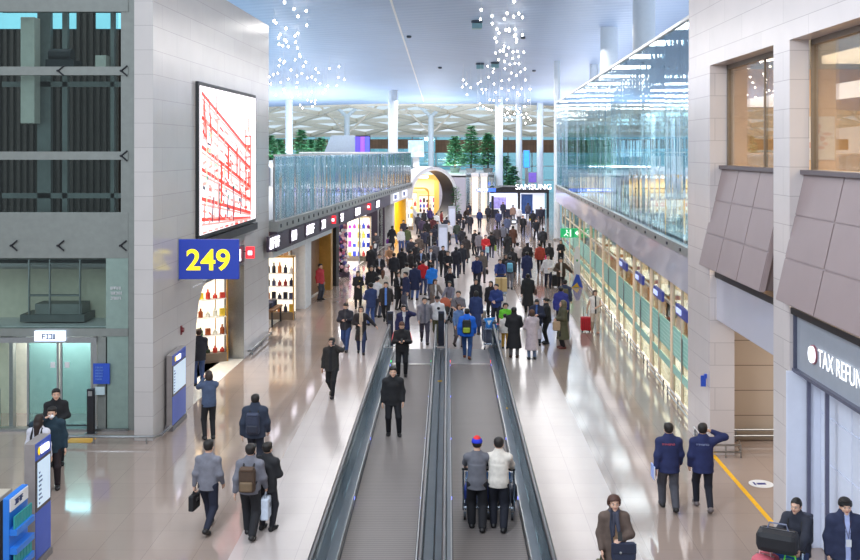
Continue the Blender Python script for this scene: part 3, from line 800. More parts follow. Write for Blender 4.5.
    MB().box(-.95,.3,.8,1.4,2.85,3.12).build('pit_box', mat('pit_grey', (140,142,140), .5), t)
    # small print on the side panel
    rr = random.Random(8)
    for k in range(3): m = MB(); glyphs(m,1.34,3.62-k*.13,6,.075,rr,-.045); m.build('print_line', WHITEM, t)
    # lobby rail
    q = MB(); q.tube((-1.0,1.8,1.0),(.9,1.8,1.0),.025)
    for x in (-1,-.1,.9): q.tube((x,1.8,0),(x,1.8,1.0),.02)
    q.build('inner_handrail', STEEL, t, smooth=True)
    q = MB(); q.path([(-2.2,.5,0),(-2.2,.5,.95),(-1.75,.5,.95),(-1.75,.5,0)],.03); q.build('barrier_loop', STEEL, t, smooth=True)
    MB().box(X0,1.8,-.12,.15,0,.06).build('sill', STEEL, t)
    return t
lift()
t = thing('information_sign', 'blue square notice on the glass right of the lift door', 'sign', (-8.86,25.58,1.22))
MB().box(-.21,.21,-.02,.02,0,.52).build('panel', BLUEP, t); r_ = random.Random(6)
for k in range(5): m = MB(); glyphs(m,-.15,.40-k*.075,7,.04,r_,-.03); m.build('print_line', mat('pale_blue_print', (120,160,230), .5), t)
MB().box(-.16,.08,-.02,.02,-.28,-.08).build('paper_notice', mat('paper', (200,220,225), .6), t)
t = thing('call_post', 'dark slim lift call post under the blue notice', 'post', (-9.05,25.35,0))
MB().box(-.09,.09,-.06,.06,0,1.15).build('post', DARKM, t, bevel=.015); MB().box(-.05,.05,-.075,-.055,.98,1.1).build('button_plate', STEEL, t); MB().box(-.14,.14,-.11,.11,0,.03).build('base_plate', STEEL, t)
o = MB().box(-.32,.32,-.22,.22,0,.008).build('tactile_mat', mat('yellow_tactile', (226,170,70), .6), loc=(-9.1,24.8,0)); tag(o, 'small yellow tactile floor strip in front of the call post', 'floor marking')

# ------------------------------------------------------------------ information kiosks
def kiosk(label, x, y, w, h, thick, seed, rz=math.pi/2):
    """front faces local -y; turned so that it faces the hall"""
    t = thing('information_kiosk', label, 'information kiosk', (x, y, 0), rz)
    MB().box(-w/2-.03,w/2+.03,-.03,thick+.03,0,.12).build('plinth', mat('kiosk_base', (120,116,118), .5), t)
    MB().box(-w/2,w/2,0,thick,.12,h).build('body', mat('kiosk_grey', (150,142,140), .45, .2), t, bevel=.01)
    MB().box(-w/2+.01,w/2-.01,-.012,.0,.14,h*.45).build('lower_panel', BLUEP, t)
    MB().box(-w/2+.01,w/2-.01,-.012,.0,h*.86,h-.01).build('header_panel', BLUEP, t)
    s = MB().box(-w/2+.01,w/2-.01,-.016,.0,h*.45,h*.86).build('screen_bezel', mat('bezel_brown', (52,44,44), .35), t)
    d = MB().box(-w/2+.06,w/2-.06,-.022,-.016,h*.48,h*.84).build('display', mat('kiosk_display', (190,208,222), .3, emit=(178,200,222), estr=.42, vary=.05, scale=3), s)
    m = MB(); r = random.Random(seed)
    for k in range(8): glyphs(m,-w/2+.1,h*.50+k*.075,3+r.randrange(5),.03,r,-.028)
    m.build('display_text', mat('kiosk_text', (120,140,165), .5), s)
    m = MB(); m.ell((-w*.34,-.03,h*.93),(.05,.012,.07)); m.build('header_mark', mat('kiosk_yellow', (250,205,40), .5, emit=(250,205,40), estr=.5, vary=0), t)
    m = MB(); glyphs(m,-w*.22,h*.895,5,h*.055,random.Random(seed+1),-.03); m.build('lettering', SIGNW, t)
    return t
kiosk('grey and blue information kiosk standing against the stone wall', -7.06, 26.25, 1.3, 1.94, .15, 1)
kiosk('grey and blue information kiosk with tall screen beside the brochure rack', -7.09, 17.5, .66, 2.15, .19, 2)
# small sign on the stone wall above the kiosk
t = thing('wall_call_point', 'small dark red round alarm on the stone wall above the kiosk', 'alarm', ML @ Vector((2.35,-.03,2.32)), LA)
m = MB(); m.lathe([(.06,-.02),(.07,.0),(.06,.05),(.02,.06)], n=14); o = m.build('bell', mat('dark_red', (110,30,34), .4), t, smooth=True); o.rotation_euler = (math.pi/2,0,0)
MB().box(-.05,.05,-.0,.03,-.12,.12).build('back_plate', mat('dark_red', (110,30,34), .4), t)
# brochure rack
def rack():
    t = thing('brochure_rack', 'bright blue brochure rack with pockets next to the near kiosk', 'brochure rack', (-7.02, 16.35, 0), math.pi/2)
    bl = mat('rack_blue', (40,120,215), .4, vary=.04)
    MB().box(-.36,.36,0,.10,0,1.62).build('back_panel', bl, t, bevel=.01)
    h = MB().box(-.34,.34,-.015,0,1.40,1.60).build('header_panel', WHITEM, t)
    m = MB(); glyphs(m,-.18,1.46,5,.09,random.Random(9),-.025); m.build('lettering', mat('rack_letter', (50,70,120), .5), h)
    for z in (1.02,.72,.42): MB().box(-.34,.34,-.12,0,z,z+.10).build('pocket', bl, t)
    for r, z in enumerate((1.06,.46)):
        for k in range(6):
            b = MB().box(-.05,.05,-.012,.012,0,.24).build('brochure', [mat('brochure_teal', (40,150,150), .5)], loc=Matrix.Translation((-7.02,16.35,0)) @ Matrix.Rotation(math.pi/2,4,'Z') @ Vector((-.28+k*.112,-.07,z+.02)), rz=math.pi/2)
            tag(b, 'teal brochure standing in the %s pocket of the blue rack' % ('upper' if r == 0 else 'lower'), 'brochure', 'brochures in the %s pocket of the blue rack' % ('upper' if r == 0 else 'lower'))
    t = thing('display_stand', 'beige topped dark stand behind the blue brochure rack', 'stand', (-7.45,16.5,0), math.pi/2)
    MB().box(-.3,.3,0,.08,0,1.42).build('post', DARKM, t); MB().box(-.34,.34,-.10,.16,1.42,1.5).build('top', mat('stand_beige', (190,178,162), .5), t, bevel=.01)
    q = MB(); q.path([(0,.1,1.2),(.1,.5,1.05),(0,.9,.8)],.012); q.path([(0,.1,.9),(.1,.5,.75),(0,.9,.45)],.012); q.build('cable', BLACKP, t)
rack()

# ------------------------------------------------------------------ left arcade: shops, fascia, upper glass rail
LS = math.atan2(.9972, .0748); MS = frame(-6.75, 37.0, LS)
def sx_of(px, off=.55): return ((-9.525-.9972*off)/((px-448)/1000-.075)-37-.0748*off)/.9972
def left_arcade():
    Lt = sx_of(412,0)
    b = MB(MS); b.box(1.9,Lt,-.02,.4,4.02,4.42); struct(b.build('trim_4', GREYM))
    k = MB(MS)
    for i in range(46): k.box(2.2+i*1.03,2.3+i*1.03,-.05,-.02,4.16,4.30)
    struct(k.build('trim_5', DARKM))
    f = MB(MS); a = sx_of(391,0)
    f.box(1.9,a,.05,.35,3.25,4.02,0); f.box(a,Lt,.05,.35,3.25,4.02,1); struct(f.build('trim_6', [PURPLE, WHITEM]))
    # mezzanine slab and shop ceilings
    s = MB(); s.add([(MS @ Vector(p)) for p in ((1.9,.35,4.1),(Lt,.35,4.1),(Lt,24,4.1),(1.9,24,4.1),(1.9,.35,4.45),(Lt,.35,4.45),(Lt,24,4.45),(1.9,24,4.45))],[(0,3,2,1),(4,5,6,7),(0,1,5,4),(1,2,6,5),(2,3,7,6),(3,0,4,7)])
    o = s.build('floor_upper', mat('mezzanine_slab', (190,190,188), .4)); struct(o)
    w = MB(MS); w.box(-6,Lt,6.5,6.7,0,4.1); struct(w.build('wall_shop_back', mat('shop_back_wall', (226,214,196), .6)))
    q = MB(MS); q.box(-8,Lt,.75,6.5,.0,.012); struct(q.build('floor_shop', FLOOR_W))
    # upper glass rail: one thing with panes and a top rail
    t = thing('glass_balustrade', 'tall mirrored glass balustrade along the upper floor above the shops', 'balustrade', MS @ Vector((0,0,0)), LS)
    n = 26; st = (Lt-1.9)/n
    rt = random.Random(18)
    for i in range(n): MB().box(-st/2+.02,st/2-.02,-.012,.012,4.42,6.95).build('glass_pane', GL_L, t, loc=(1.9+(i+.5)*st,.115,0), rz=rt.uniform(-.02,.02))
    for i in range(n+1): MB().box(1.9+i*st-.025,1.9+i*st+.025,.13,.20,4.42,6.9).build('post', STEEL, t)
    MB().box(1.9,Lt,.06,.18,6.95,7.03).build('top_rail', WHITEM, t)
    t = thing('glass_balustrade', 'return glass balustrade at the far end of the upper floor by the ring portal', 'balustrade', MS @ Vector((Lt,0,0)), LS)
    for i in range(6): MB().box(-.02,.02,.2+i*1.6,1.75+i*1.6,4.42,6.95).build('glass_pane', GL_L, t)
    MB().box(-.06,.06,.1,9.8,6.95,7.03).build('top_rail', WHITEM, t)
    u = MB(MS); u.box(1.9,Lt-2,9.8,10.0,4.45,6.4,0)
    for i in range(16): u.box(3+i*3.0,4.4+i*3.0,9.7,9.8,4.45,6.2,1); u.box(4.6+i*3.0,5.7+i*3.0,9.72,9.8,4.5,6.0,2)
    u.box(Lt-2,100,9.8,10.0,4.45,6.4,1)
    struct(u.build('wall_upper_floor', [mat('upper_wall', (196,206,212), .35), mat('upper_wall_pale', (226,230,232), .3), mat('upper_opening', (96,98,112), .3)]))
    us = mat('upper_strip', (250,252,255), .4, emit=(245,250,255), estr=2.5, vary=0)
    for i in range(9):
        o = MB(MS).box(3.2+i*5.0,7.2+i*5.0,9.5,9.65,5.9,6.1).build('strip_light', us); tag(o, 'white strip light on the upper floor behind the tall glass balustrade', 'strip light', 'strip lights on the upper floor behind the balustrade')
    # piers and partitions (structure)
    P = [(sx_of(304),1.3,WHITEM),(sx_of(334),.8,BLACKP),(sx_of(328),.5,GOLD),(sx_of(391),1.2,WHITEM)]
    for i, (s0, w0, m0) in enumerate(P):
        m = MB(MS); m.box(s0-w0/2,s0+w0/2,.35,1.1,0,3.3); struct(m.build('trim_%d' % (7+i), m0))
    for i, (px, m0) in enumerate(((297,WOOD),(316,WOOD),(351,PURPLE),(370,WHITEM),(388,PURPLE),(411,WHITEM))):
        m = MB(MS); s0 = sx_of(px); m.box(s0-.12,s0+.12,.8,6.4,0,3.3); struct(m.build('wall_shop_%d' % (i+1), m0))
    m = MB(MS); m.box(sx_of(310),sx_of(326),.9,1.1,0,3.25); struct(m.build('door_1', WOOD))
    m = MB(MS); s0 = sx_of(267); m.box(s0,sx_of(327),.30,.50,2.95,3.3); struct(m.build('trim_12', WHITEM))
    yp = thing('yellow_column', 'bright yellow round column at the end of the left shops', 'column', MS @ Vector((Lt-1.2,1.0,0)))
    m = MB(); m.lathe([(.62,0),(.62,3.2)], n=24); m.build('shaft', mat('yellow_gloss', (238,176,30), .3), yp, smooth=True); m = MB(); m.lathe([(.7,0),(.7,.1)], n=24); m.build('base_ring', STEEL, yp, smooth=True)
    # glazing in front of the shops
    for i, (a0, b0) in enumerate(((294,296),(347,350),(360,367),(378,386),(401,409))):
        g = thing('shop_window', ['clear shop window in front of the dark folded clothes','narrow shop window with the blossom display','shop window of the bright white display room','dark shop window before the white pier','last shop window beside the yellow column'][i], 'shop window', MS @ Vector((sx_of(a0),.8,0)), LS)
        L = sx_of(b0)-sx_of(a0)
        MB().box(L*.45,L,-.01,.01,.05,3.2).build('glass_pane', GL_S, g); MB().box(0,L,-.04,.04,3.2,3.28).build('frame', STEEL, g); MB().box(L*.45-.03,L*.45+.03,-.04,.04,0,3.2).build('frame', STEEL, g)
    # signs
    for i, (px, n, lab) in enumerate(((269,5,'white lettered shop sign nearest the stone wall end'),(291,3,'short white lettered sign, second above the left shops'),(306,5,'white lettered sign, third above the left shops'),(321,3,'short white sign just before the black pier'),(340,3,'white sign just past the black pier and red tag'),(355,6,'long white sign above the bright white display room'),(376,5,'white sign above the dark purple shopfront'))):
        s0 = sx_of(px,0); shop_sign(MS, s0, s0+2.3+.03*s0, 3.44, .40, n, lab, 20+i, y=.0)
    red_tag(MS, sx_of(333,0), 3.45, 'red projecting tag sign on the black pier', -.05)
    red_tag(MS, sx_of(368.5,0), 3.45, 'red projecting tag sign past the bright white display room', -.05)
    for i, px in enumerate((394,403)):
        s0 = sx_of(px,0); t = thing('shop_sign', ['white lettered sign at the start of the white fascia','white lettered sign near the ring portal end of the white fascia'][i], 'shop sign', MS @ Vector((s0,.03,3.44)), LS)
        MB().box(0,3.0,-.02,.02,0,.5).build('backing', mat('pale_sign', (220,220,230), .4, emit=(225,225,240), estr=.8, vary=0), t); m = MB(); glyphs(m,.2,.1,6,.32,random.Random(60+i),-.05); m.build('lettering', mat('sign_blue_grey', (120,130,170), .4), t)
left_arcade()

# ------------------------------------------------------------------ shop contents on the left
def goods_shelf(label, M, x, y, w, h, shelves, colours, seed, rz=0.0, depth=.4, lit=False, curved=False, per=6, tall=.28):
    base = M @ Vector((x,y,0)); ang = M.to_euler().z+rz
    t = thing('display_shelf', label, 'display shelf', base, ang)
    fm = GOLD
    for sx in (-w/2, w/2): MB().box(sx-.025,sx+.025,-.02,.04,0,h).build('side_post', fm, t)
    MB().box(-w/2,w/2,depth-.03,depth,0,h).build('back_panel', mat('shelf_back', (246,236,214), .5, emit=(255,244,224), estr=.8 if lit else .0, vary=.02), t)
    MB().box(-w/2,w/2,-.02,depth,0,.32).build('base_box', mat('shelf_base', (110,96,84), .5), t)
    MB().box(-w/2,w/2,-.02,depth,h-.06,h).build('top_board', fm, t)
    zs = [.32+(h-.5)*k/shelves for k in range(shelves)]
    r = random.Random(seed); X = Matrix.Translation(base) @ Matrix.Rotation(ang, 4, 'Z')
    for k, z in enumerate(zs):
        if k: MB().box(-w/2,w/2,-.0,depth,z-.03,z).build('shelf', WHITEM, t)
        for i in range(per):
            c = r.choice(colours); hh = tall*(.6+.6*r.random()); ww = w/per*.33
            b = MB()
            if r.random() < .65: b.lathe([(ww*.9,0),(ww,hh*.08),(ww,hh*.6),(ww*.4,hh*.74),(ww*.36,hh)], n=10)
            else: b.box(-ww,ww,-ww*.7,ww*.7,0,hh*.8)
            o = b.build('bottle' if len(b.v) > 8 else 'carton', mat('goods_%d_%d_%d' % c, c, .35), loc=X @ Vector((-w/2+w*(i+.5)/per,depth*.4,z)), rz=ang, smooth=len(b.v) > 8)
            nm = 'bottle' if len(b.v) > 8 else 'carton'
            tag(o, '%s on the %s' % (nm, label.replace('gold framed ','').replace('open shelf','shelf').replace(', nearer the ring edge','')), nm, '%ss on the %s' % (nm, label))
    return t
GOODS = [(40,110,60),(24,44,30),(220,190,60),(150,70,30),(60,30,24),(210,210,200),(190,60,50)]
goods_shelf('gold framed lit bottle shelf beside the gold jamb in the portal shop', ML, 8.9, 1.1, 1.5, 2.95, 4, GOODS, 1, lit=True, rz=-1.0)
goods_shelf('gold framed lit bottle shelf deeper inside the portal shop', ML, 8.6, 4.2, 2.6, 2.6, 3, GOODS, 2, lit=True, rz=-1.2)
t = thing('shop_counter', 'white lit shop counter with an orange heart in the portal shop', 'counter', ML @ Vector((6.9,2.3,0)), LA)
MB().box(-.9,.9,-.35,.35,0,1.25).build('body', mat('counter_white', (250,244,232), .4, emit=(255,246,230), estr=.6, vary=0), t, bevel=.02); MB().box(-.95,.95,-.4,.4,1.25,1.32).build('top', GOLD, t, bevel=.01)
h_ = MB(); h_.ell((-.08,-.37,.86),(.11,.02,.10)); h_.ell((.08,-.37,.86),(.11,.02,.10)); h_.prism([(-.18,.83),(0,.62),(.18,.83),(0,.9)], lambda u,v,t: (u,t,v), -.38, -.36); h_.build('heart_emblem', mat('orange_heart', (236,120,40), .4), t)
t = thing('gift_box', 'dark gift box with gold base standing on the portal shop floor', 'box', ML @ Vector((6.0,1.6,0)), LA)
MB().box(-.4,.4,-.3,.3,.25,.85).build('box', mat('dark_blue_box', (56,52,70), .5), t, bevel=.02); MB().box(-.44,.44,-.34,.34,0,.25).build('plinth', GOLD, t)
m = MB(ML); m.box(2.5,9.9,6.0,6.2,0,4.0); m.box(2.5,2.7,.5,6,0,4.0); m.box(9.8,10.0,.6,6,0,4.0); struct(m.build('wall_portal_shop', mat('portal_shop_wall', (236,226,206), .6)))
m = MB(ML); m.box(2.5,9.9,.5,6.2,3.95,4.1); struct(m.build('ceiling_portal_shop', WHITEM))
m = MB(ML); m.box(3.55,9.7,.0,6.0,0,.012); struct(m.build('floor_portal_shop', FLOOR_W))
CL = [(36,40,66),(28,30,44),(60,64,92),(190,110,50),(214,170,60),(220,214,206),(150,50,50)]
goods_shelf('open shelf of folded dark clothes behind the first left shop window', MS, sx_of(276,.95), .95, 1.5, 2.7, 4, CL, 11, per=6, tall=.38, lit=True, rz=-1.57)
goods_shelf('open shelf of orange and blue goods near the brown partition', MS, sx_of(286,1.6), 1.6, 1.2, 2.7, 4, CL, 12, per=5, tall=.38, lit=True, rz=-1.57)
goods_shelf('far white shelf of colourful packets in the bright display room', MS, sx_of(361,.95), 1.1, 1.5, 2.9, 4, [(220,60,60),(60,80,200),(240,210,80),(240,240,240),(160,60,160)], 13, lit=True, per=5, tall=.4, rz=-1.57)
goods_shelf('far shelf in the last white shop before the yellow column', MS, sx_of(404,1.2), 1.3, 1.8, 2.8, 3, [(240,200,60),(230,90,90),(240,240,240),(90,140,200)], 14, lit=True, per=6, tall=.45, rz=-1.57)
t = thing('folding_table', 'low table of folded jeans in the first left shop', 'table', MS @ Vector((sx_of(271,.9),1.0,0)), LS)
MB().box(-.8,.8,-.4,.4,.62,.7).build('top', WOOD, t)
for x in (-.7,.7):
    for y in (-.33,.33): MB().box(x-.03,x+.03,y-.03,y+.03,0,.62).build('leg', DARKM, t)
for k in range(5):
    o = MB().box(-.13,.13,-.16,.16,0,.22).build('folded_clothes', mat('cloth_%d_%d_%d' % CL[k%3], CL[k%3], .9), loc=MS @ Vector((sx_of(271,.9)-.6+k*.3,.97,.7)), rz=LS, bevel=.03)
    tag(o, 'stack of folded dark jeans on the low shop table', 'folded clothes', 'folded jeans on the low shop table')
# blossom display
t = thing('blossom_display', 'tall column of pink and white blossoms in the narrow shop window', 'flower display', MS @ Vector((sx_of(342,.8),.85,0)), LS)
MB().lathe([(.5,0),(.5,.25)],n=18).build('base', PURPLE, t, smooth=True); MB().tube((0,0,.2),(0,0,3.0),.08).build('pole', DARKM, t)
r_ = random.Random(12)
for ci, c in enumerate(((236,190,200),(240,236,238),(200,110,140),(90,84,150))):
    m = MB()
    for k in range(38):
        z = .3+2.7*r_.random(); a = 6.28*r_.random(); rad = .18+.42*(1-z/3.6)*r_.random()**.5; m.ell((rad*math.cos(a),rad*math.sin(a),z),.06+.07*r_.random(),7,5)
    m.build('blossoms', mat('blossom_%d' % ci, c, .7), t)

# ------------------------------------------------------------------ right side
RA = math.atan2(-.9994, -.035); MR = frame(6.47, 26.0, RA)           # local -x runs into the distance, +y into the shops
def right_arcade():
    L = -50.0
    t = thing('glass_curtain_wall', 'long pale blue mirrored glass wall of the upper lounge above the right shops', 'glass wall', MR @ Vector((0,0,0)), RA)
    n = 20; st = 50/n
    rt = random.Random(17)
    for i in range(n): MB().box(-st/2+.012,st/2-.012,-.012,.012,4.55,10.75).build('glass_pane', GL_R, t, loc=(-(i+.5)*st,.065,0), rz=rt.uniform(-.009,.009))
    MB().box(L,0,.0,.16,10.75,10.85).build('top_rail', STEEL, t); 
    b = MB(MR); b.box(L,.3,-.02,.5,3.3,4.30,0); struct(b.build('trim_13', LILAC))
    b = MB(MR); b.box(L,.3,-.05,.1,4.30,4.55,0)
    for i in range(24): b.box(-2-i*2.0,-1.85-i*2.0,-.08,-.05,4.38,4.46,1)
    struct(b.build('trim_14', [GREYM, DARKM]))
    # lounge behind the glass
    s = MB(MR); s.box(L,6,.5,12,4.1,4.5); struct(s.build('floor_lounge', mat('lounge_floor', (214,208,200), .3)))
    s = MB(MR); s.box(L,6,6.0,6.2,4.5,9.6); struct(s.build('wall_lounge', mat('lounge_wall', (224,214,200), .6)))
    s = MB(MR); s.box(L,0,1.2,6.2,9.0,9.2); struct(s.build('ceiling_lounge', mat('lounge_ceiling', (214,214,210), .6)))
    lt = mat('cove_light', (255,236,205), .5, emit=(255,232,200), estr=4, vary=0)
    for k in range(12):
        o = MB(MR).box(-3.2-k*3.4,-1.4-k*3.4,5.85,5.98,8.0,8.25).build('wall_light', lt); tag(o, 'warm strip light on the lounge wall behind the blue glass', 'wall light', 'strip lights on the lounge wall')
    for k in range(14):
        o = MB(MR).box(-2.6-k*3.4,-1.5-k*3.4,4.9,5.5,4.5,8.9).build('lounge_pier', mat('lounge_pier', (150,120,92) if k % 2 else (128,142,150), .5)); tag(o, '%s pier inside the lounge behind the blue glass' % ('brown' if k % 2 else 'blue grey'), 'pier', '%s lounge piers behind the blue glass' % ('brown' if k % 2 else 'blue grey'))
    for k in (0,1,2,3,4,5,7):
        t2 = thing('lounge_chair', 'white lounge chair behind the blue glass wall', 'chair', MR @ Vector((-2.5-k*3.1,1.8,4.5)), RA+.3*k, 'lounge chairs behind the blue glass')
        MB().box(-.35,.35,-.35,.35,.3,.48).build('seat', WHITEM, t2, bevel=.04); MB().box(-.35,.35,.25,.38,.45,.95).build('backrest', WHITEM, t2, bevel=.04)
        for x in (-.3,.3):
            for y in (-.3,.3): MB().tube((x,y,0),(x,y,.3),.02,n=6).build('leg', STEEL, t2)
    # lower shopfronts
    s = MB(MR); s.box(L,.4,4.5,4.7,0,4.1); struct(s.build('wall_right_shops', WARMW))
    s = MB(MR); s.box(L,.4,.1,4.6,.0,.012); struct(s.build('floor_right_shops', mat('right_shop_floor', (222,210,192), .25)))
    s = MB(MR); s.box(L,.4,.3,4.6,3.3,3.42); struct(s.build('ceiling_right_shops', mat('right_shop_ceiling', (236,226,208), .5)))
    bays = [(-.15,-3.6),(-3.9,-7.2),(-7.6,-11.0),(-11.4,-15.5),(-16,-20.5),(-21,-26),(-26.5,-32),(-32.5,-38.5),(-39,-45)]
    nth = ['nearest the stone pier','second from the stone pier','third from the stone pier','fourth from the stone pier','fifth from the stone pier','sixth from the stone pier','seventh from the stone pier','eighth from the stone pier','furthest along the right side']
    r = random.Random(31)
    for i, (a, b) in enumerate(bays):
        t = thing('glass_shopfront', 'glass shopfront with mint green bands, '+nth[i].replace('furthest along the right side','last before the far column'), 'shopfront', MR @ Vector((a,0,0)), RA)
        w = b-a; mid = w*.62
        for x0, x1 in ((0,mid+.05),(mid-.05,w)):
            MB().box(min(x0,x1)+.02,max(x0,x1)-.02,.08,.10,.1,3.3).build('glass_pane', GL_S, t)
        for z0, z1 in ((1.15,2.0),(.62,.86)):
            MB().box(w+.02,-.02,.060,.078,z0,z1).build('mint_band', MINT, t)
        lines = MB()
        for k in range(6): lines.box(w+.02,-.02,.052,.060,1.25+k*.12,1.262+k*.12)
        lines.build('band_lines', mat('mint_pale', (214,240,230), .4), t)
        for x in (0, mid, w): MB().box(x-.03,x+.03,.04,.12,0,3.3).build('post', mat('warm_metal', (214,200,182), .35, .3), t)
        MB().tube((mid+.25,.02,.9),(mid+.25,.02,1.9),.02).build('door_handle', STEEL, t, smooth=True)
        MB().box(w,0,.05,.14,2.55,2.62).build('transom', mat('warm_metal', (214,200,182), .35, .3), t)
        if i in (0,1,2,3):
            s = thing('blue_fascia_sign', 'slim blue sign with pale print on the shopfront '+nth[i], 'sign', MR @ Vector((a+w*.18,-.14,2.62)), RA)
            MB().box(-abs(w)*.35,abs(w)*.1,-.03,.05,0,.30).build('panel', mat('sign_navy', (44,54,120), .4, emit=(44,54,130), estr=.3, vary=.03), s)
            m = MB(); glyphs(m,-abs(w)*.3,.08,7,.14,r,-.06); m.build('lettering', mat('pale_letters', (190,200,230), .5, emit=(190,200,235), estr=.5, vary=0), s)
            for x in (-.3,0): MB().tube((x,.05,.15),(x,.2,.15),.02,n=6).build('bracket', STEEL, s)
        rl = thing('bumper_rail', 'low steel bumper rail at the foot of the shopfront '+nth[i], 'rail', MR @ Vector((a-.1,-.14,0)), RA)
        q = MB(); q.tube((w*.92,0,.28),(0,0,.28),.028); q.tube((w*.92,0,.12),(0,0,.12),.028); q.build('rail', STEEL, rl, smooth=True)
        for x in (w*.9, w*.45, -.05): MB().tube((x,.0,0),(x,.0,.3),.022).build('post', STEEL, rl, smooth=True)
        # inside: counter and brown panels
        c = thing('service_counter', 'wooden service counter inside the shopfront '+nth[i], 'counter', MR @ Vector((a+w*.5,2.6,0)), RA)
        MB().box(w*.35,-w*.35,-.3,.3,0,1.0).build('front', mat('counter_wood', (190,132,84), .5, vary=.15), c); MB().box(w*.37,-w*.37,-.36,.34,1.0,1.06).build('worktop', WHITEM, c)
        p = MB().box(w*.3,-w*.25,-.04,.04,1.3,2.9).build('wall_panel', mat('panel_wood', (176,112,70), .5, vary=.15), loc=MR @ Vector((a+w*.55,4.4,0)), rz=RA); tag(p, 'brown wall panel behind the counter of the shopfront '+nth[i], 'panel')
        m2 = thing('counter_monitor', 'dark monitor on the counter inside the shopfront '+nth[i], 'monitor', MR @ Vector((a+w*.4,2.6,1.06)), RA)
        MB().box(-.28,.28,-.03,.03,.12,.5).build('display', BLACKP, m2); MB().box(-.03,.03,-.03,.03,0,.14).build('stand', STEEL, m2)
right_arcade()

# near stone frame on the right: piers, recess, windows
def right_piers():
    m = MB()
    m.box(6.18,6.76,23.6,25.75,0,9.2); m.box(6.2,6.56,18.15,19.05,0,9.2); m.box(6.2,6.6,8,25.75,9.2,14.5)
    m.box(6.5,7.3,23.6,25.75,9.2,14.5); struct(m.build('wall_right', STONE_R))
    m = MB(); m.box(6.76,13,24.8,25.0,0,4.0); struct(m.build('wall_passage', coursed('passage_stone', (182,166,150), (120,106,96), 2.4, .62, .35, vary=.03, offset=.0)))
    m = MB(); m.box(13,13.2,16,25,0,4); m.box(6.7,13,18.3,18.5,0,4); struct(m.build('wall_passage_end', coursed('passage_stone', (182,166,150), (120,106,96), 2.4, .62, .35)))
    m = MB(); m.box(6.45,13,18.4,24.9,3.75,3.9); struct(m.build('ceiling_passage', mat('passage_ceiling', (220,206,186), .6)))
    m = MB(); m.box(6.34,6.8,18.9,23.7,3.2,4.2); struct(m.build('trim_15', LILAC))
    m = MB(); m.box(6.30,6.9,18.9,23.65,4.2,4.34); struct(m.build('trim_16', DARKM))
    for i, (y0, y1, lab) in enumerate(((19.15,23.75,'large tilted brown panelled canopy between the two stone piers'),(12.5,18.2,'large tilted brown panelled canopy above the tax refund sign'))):
        t = thing('tilted_canopy', lab, 'canopy', (6.45, y0, 4.4))
        L = y1-y0
        def pt(u, v, k): return (-.52*(1-v)+.04+k*.10, u*L, .08+v*2.30)
        m = MB(); vs = [pt(u,v,k) for k in (0,1) for u,v in ((0,0),(1,0),(1,1),(0,1))]
        m.add(vs, [(0,3,2,1),(4,5,6,7),(0,1,5,4),(1,2,6,5),(2,3,7,6),(3,0,4,7)]); m.build('backing', BROWNP, t)
        # panel sheets with shadow gaps between
        for a in range(3):
            for b in range(3):
                q = MB(); g = .004; u0, u1, v0, v1 = a/3+g, (a+1)/3-g, b/3+g*1.6, (b+1)/3-g*1.6
                vs = [(p[0]-k*.018, p[1], p[2]) for k in (0,1) for p in (pt(u0,v0,0),pt(u1,v0,0),pt(u1,v1,0),pt(u0,v1,0))]
                q.add(vs, [(0,3,2,1),(4,5,6,7),(0,1,5,4),(1,2,6,5),(2,3,7,6),(3,0,4,7)]); q.build('panel', BROWNP, t)
        MB().box(-.06,.30,0,L,2.36,2.44).build('top_cap', mat('canopy_cap', (96,88,92), .5), t)
        for y in (.05, L-.12):                                # side cheek
            q = MB(); q.prism([(-.44,.10),(.2,.10),(.2,2.36),(.08,2.36)], lambda u,v,k: (u,k,v), y, y+.06); q.build('side_cheek', mat('canopy_side', (112,98,98), .5), t)
    # upper windows: panes set behind the piers
    for i, (y0, y1) in enumerate(((19.05,23.6),(8,18.15))):
        m = MB(); m.box(6.62,6.65,y0,y1,6.85,9.15); m2 = m.build('window_%d' % (i+1), GL_W); struct(m2)
        f = MB(); f.box(6.58,6.70,y0,y0+.06,6.8,9.2); f.box(6.58,6.70,y1-.06,y1,6.8,9.2); f.box(6.58,6.70,y0,y1,9.1,9.2); f.box(6.60,6.68,y0+(y1-y0)*.40,y0+(y1-y0)*.40+.04,6.8,9.2); o = f.build('window_frame', mat('window_frame', (120,108,96), .4, .4), m2)
    # room behind the windows
    m = MB(); m.box(11.5,11.7,6,25.6,4.5,9.3); struct(m.build('wall_office', mat('office_wall', (226,196,158), .6)))
    m = MB(); m.box(6.75,11.7,25.4,25.6,4.5,9.3); struct(m.build('wall_office_end', mat('office_wall', (226,196,158), .6)))
    m = MB(); m.box(6.7,11.7,6,25.6,9.25,9.4); struct(m.build('ceiling_office', mat('office_ceiling', (170,190,200), .6)))
    m = MB(); m.box(6.7,11.7,6,25.6,4.4,4.55); struct(m.build('floor_office', mat('office_floor', (180,160,140), .5)))
    ll = mat('office_light', (255,240,214), .5, emit=(255,236,208), estr=5, vary=0)
    for i in range(2):
        o = MB().box(11.3,11.48,9+i*8.2,15.8+i*8.2,8.0,8.22).build('strip_light', ll); tag(o, ['warm strip light on the office wall behind the upper window over the tax sign','warm strip light on the office wall behind the upper window between the piers'][i], 'strip light')
    t = thing('wall_monitor', 'blue wall screen seen through the upper window above the tax refund canopy', 'screen', (9.6,19.9,6.9))
    MB().box(-.5,.5,-.03,.03,0,1.0).build('display', mat('blue_display', (40,90,210), .3, emit=(40,96,225), estr=1.2, vary=.2, scale=3), t); MB().box(-.54,.54,.03,.07,-.04,1.04).build('casing', BLACKP, t); MB().tube((0,.05,-2.35),(0,.05,0),.04).build('stand', STEEL, t)
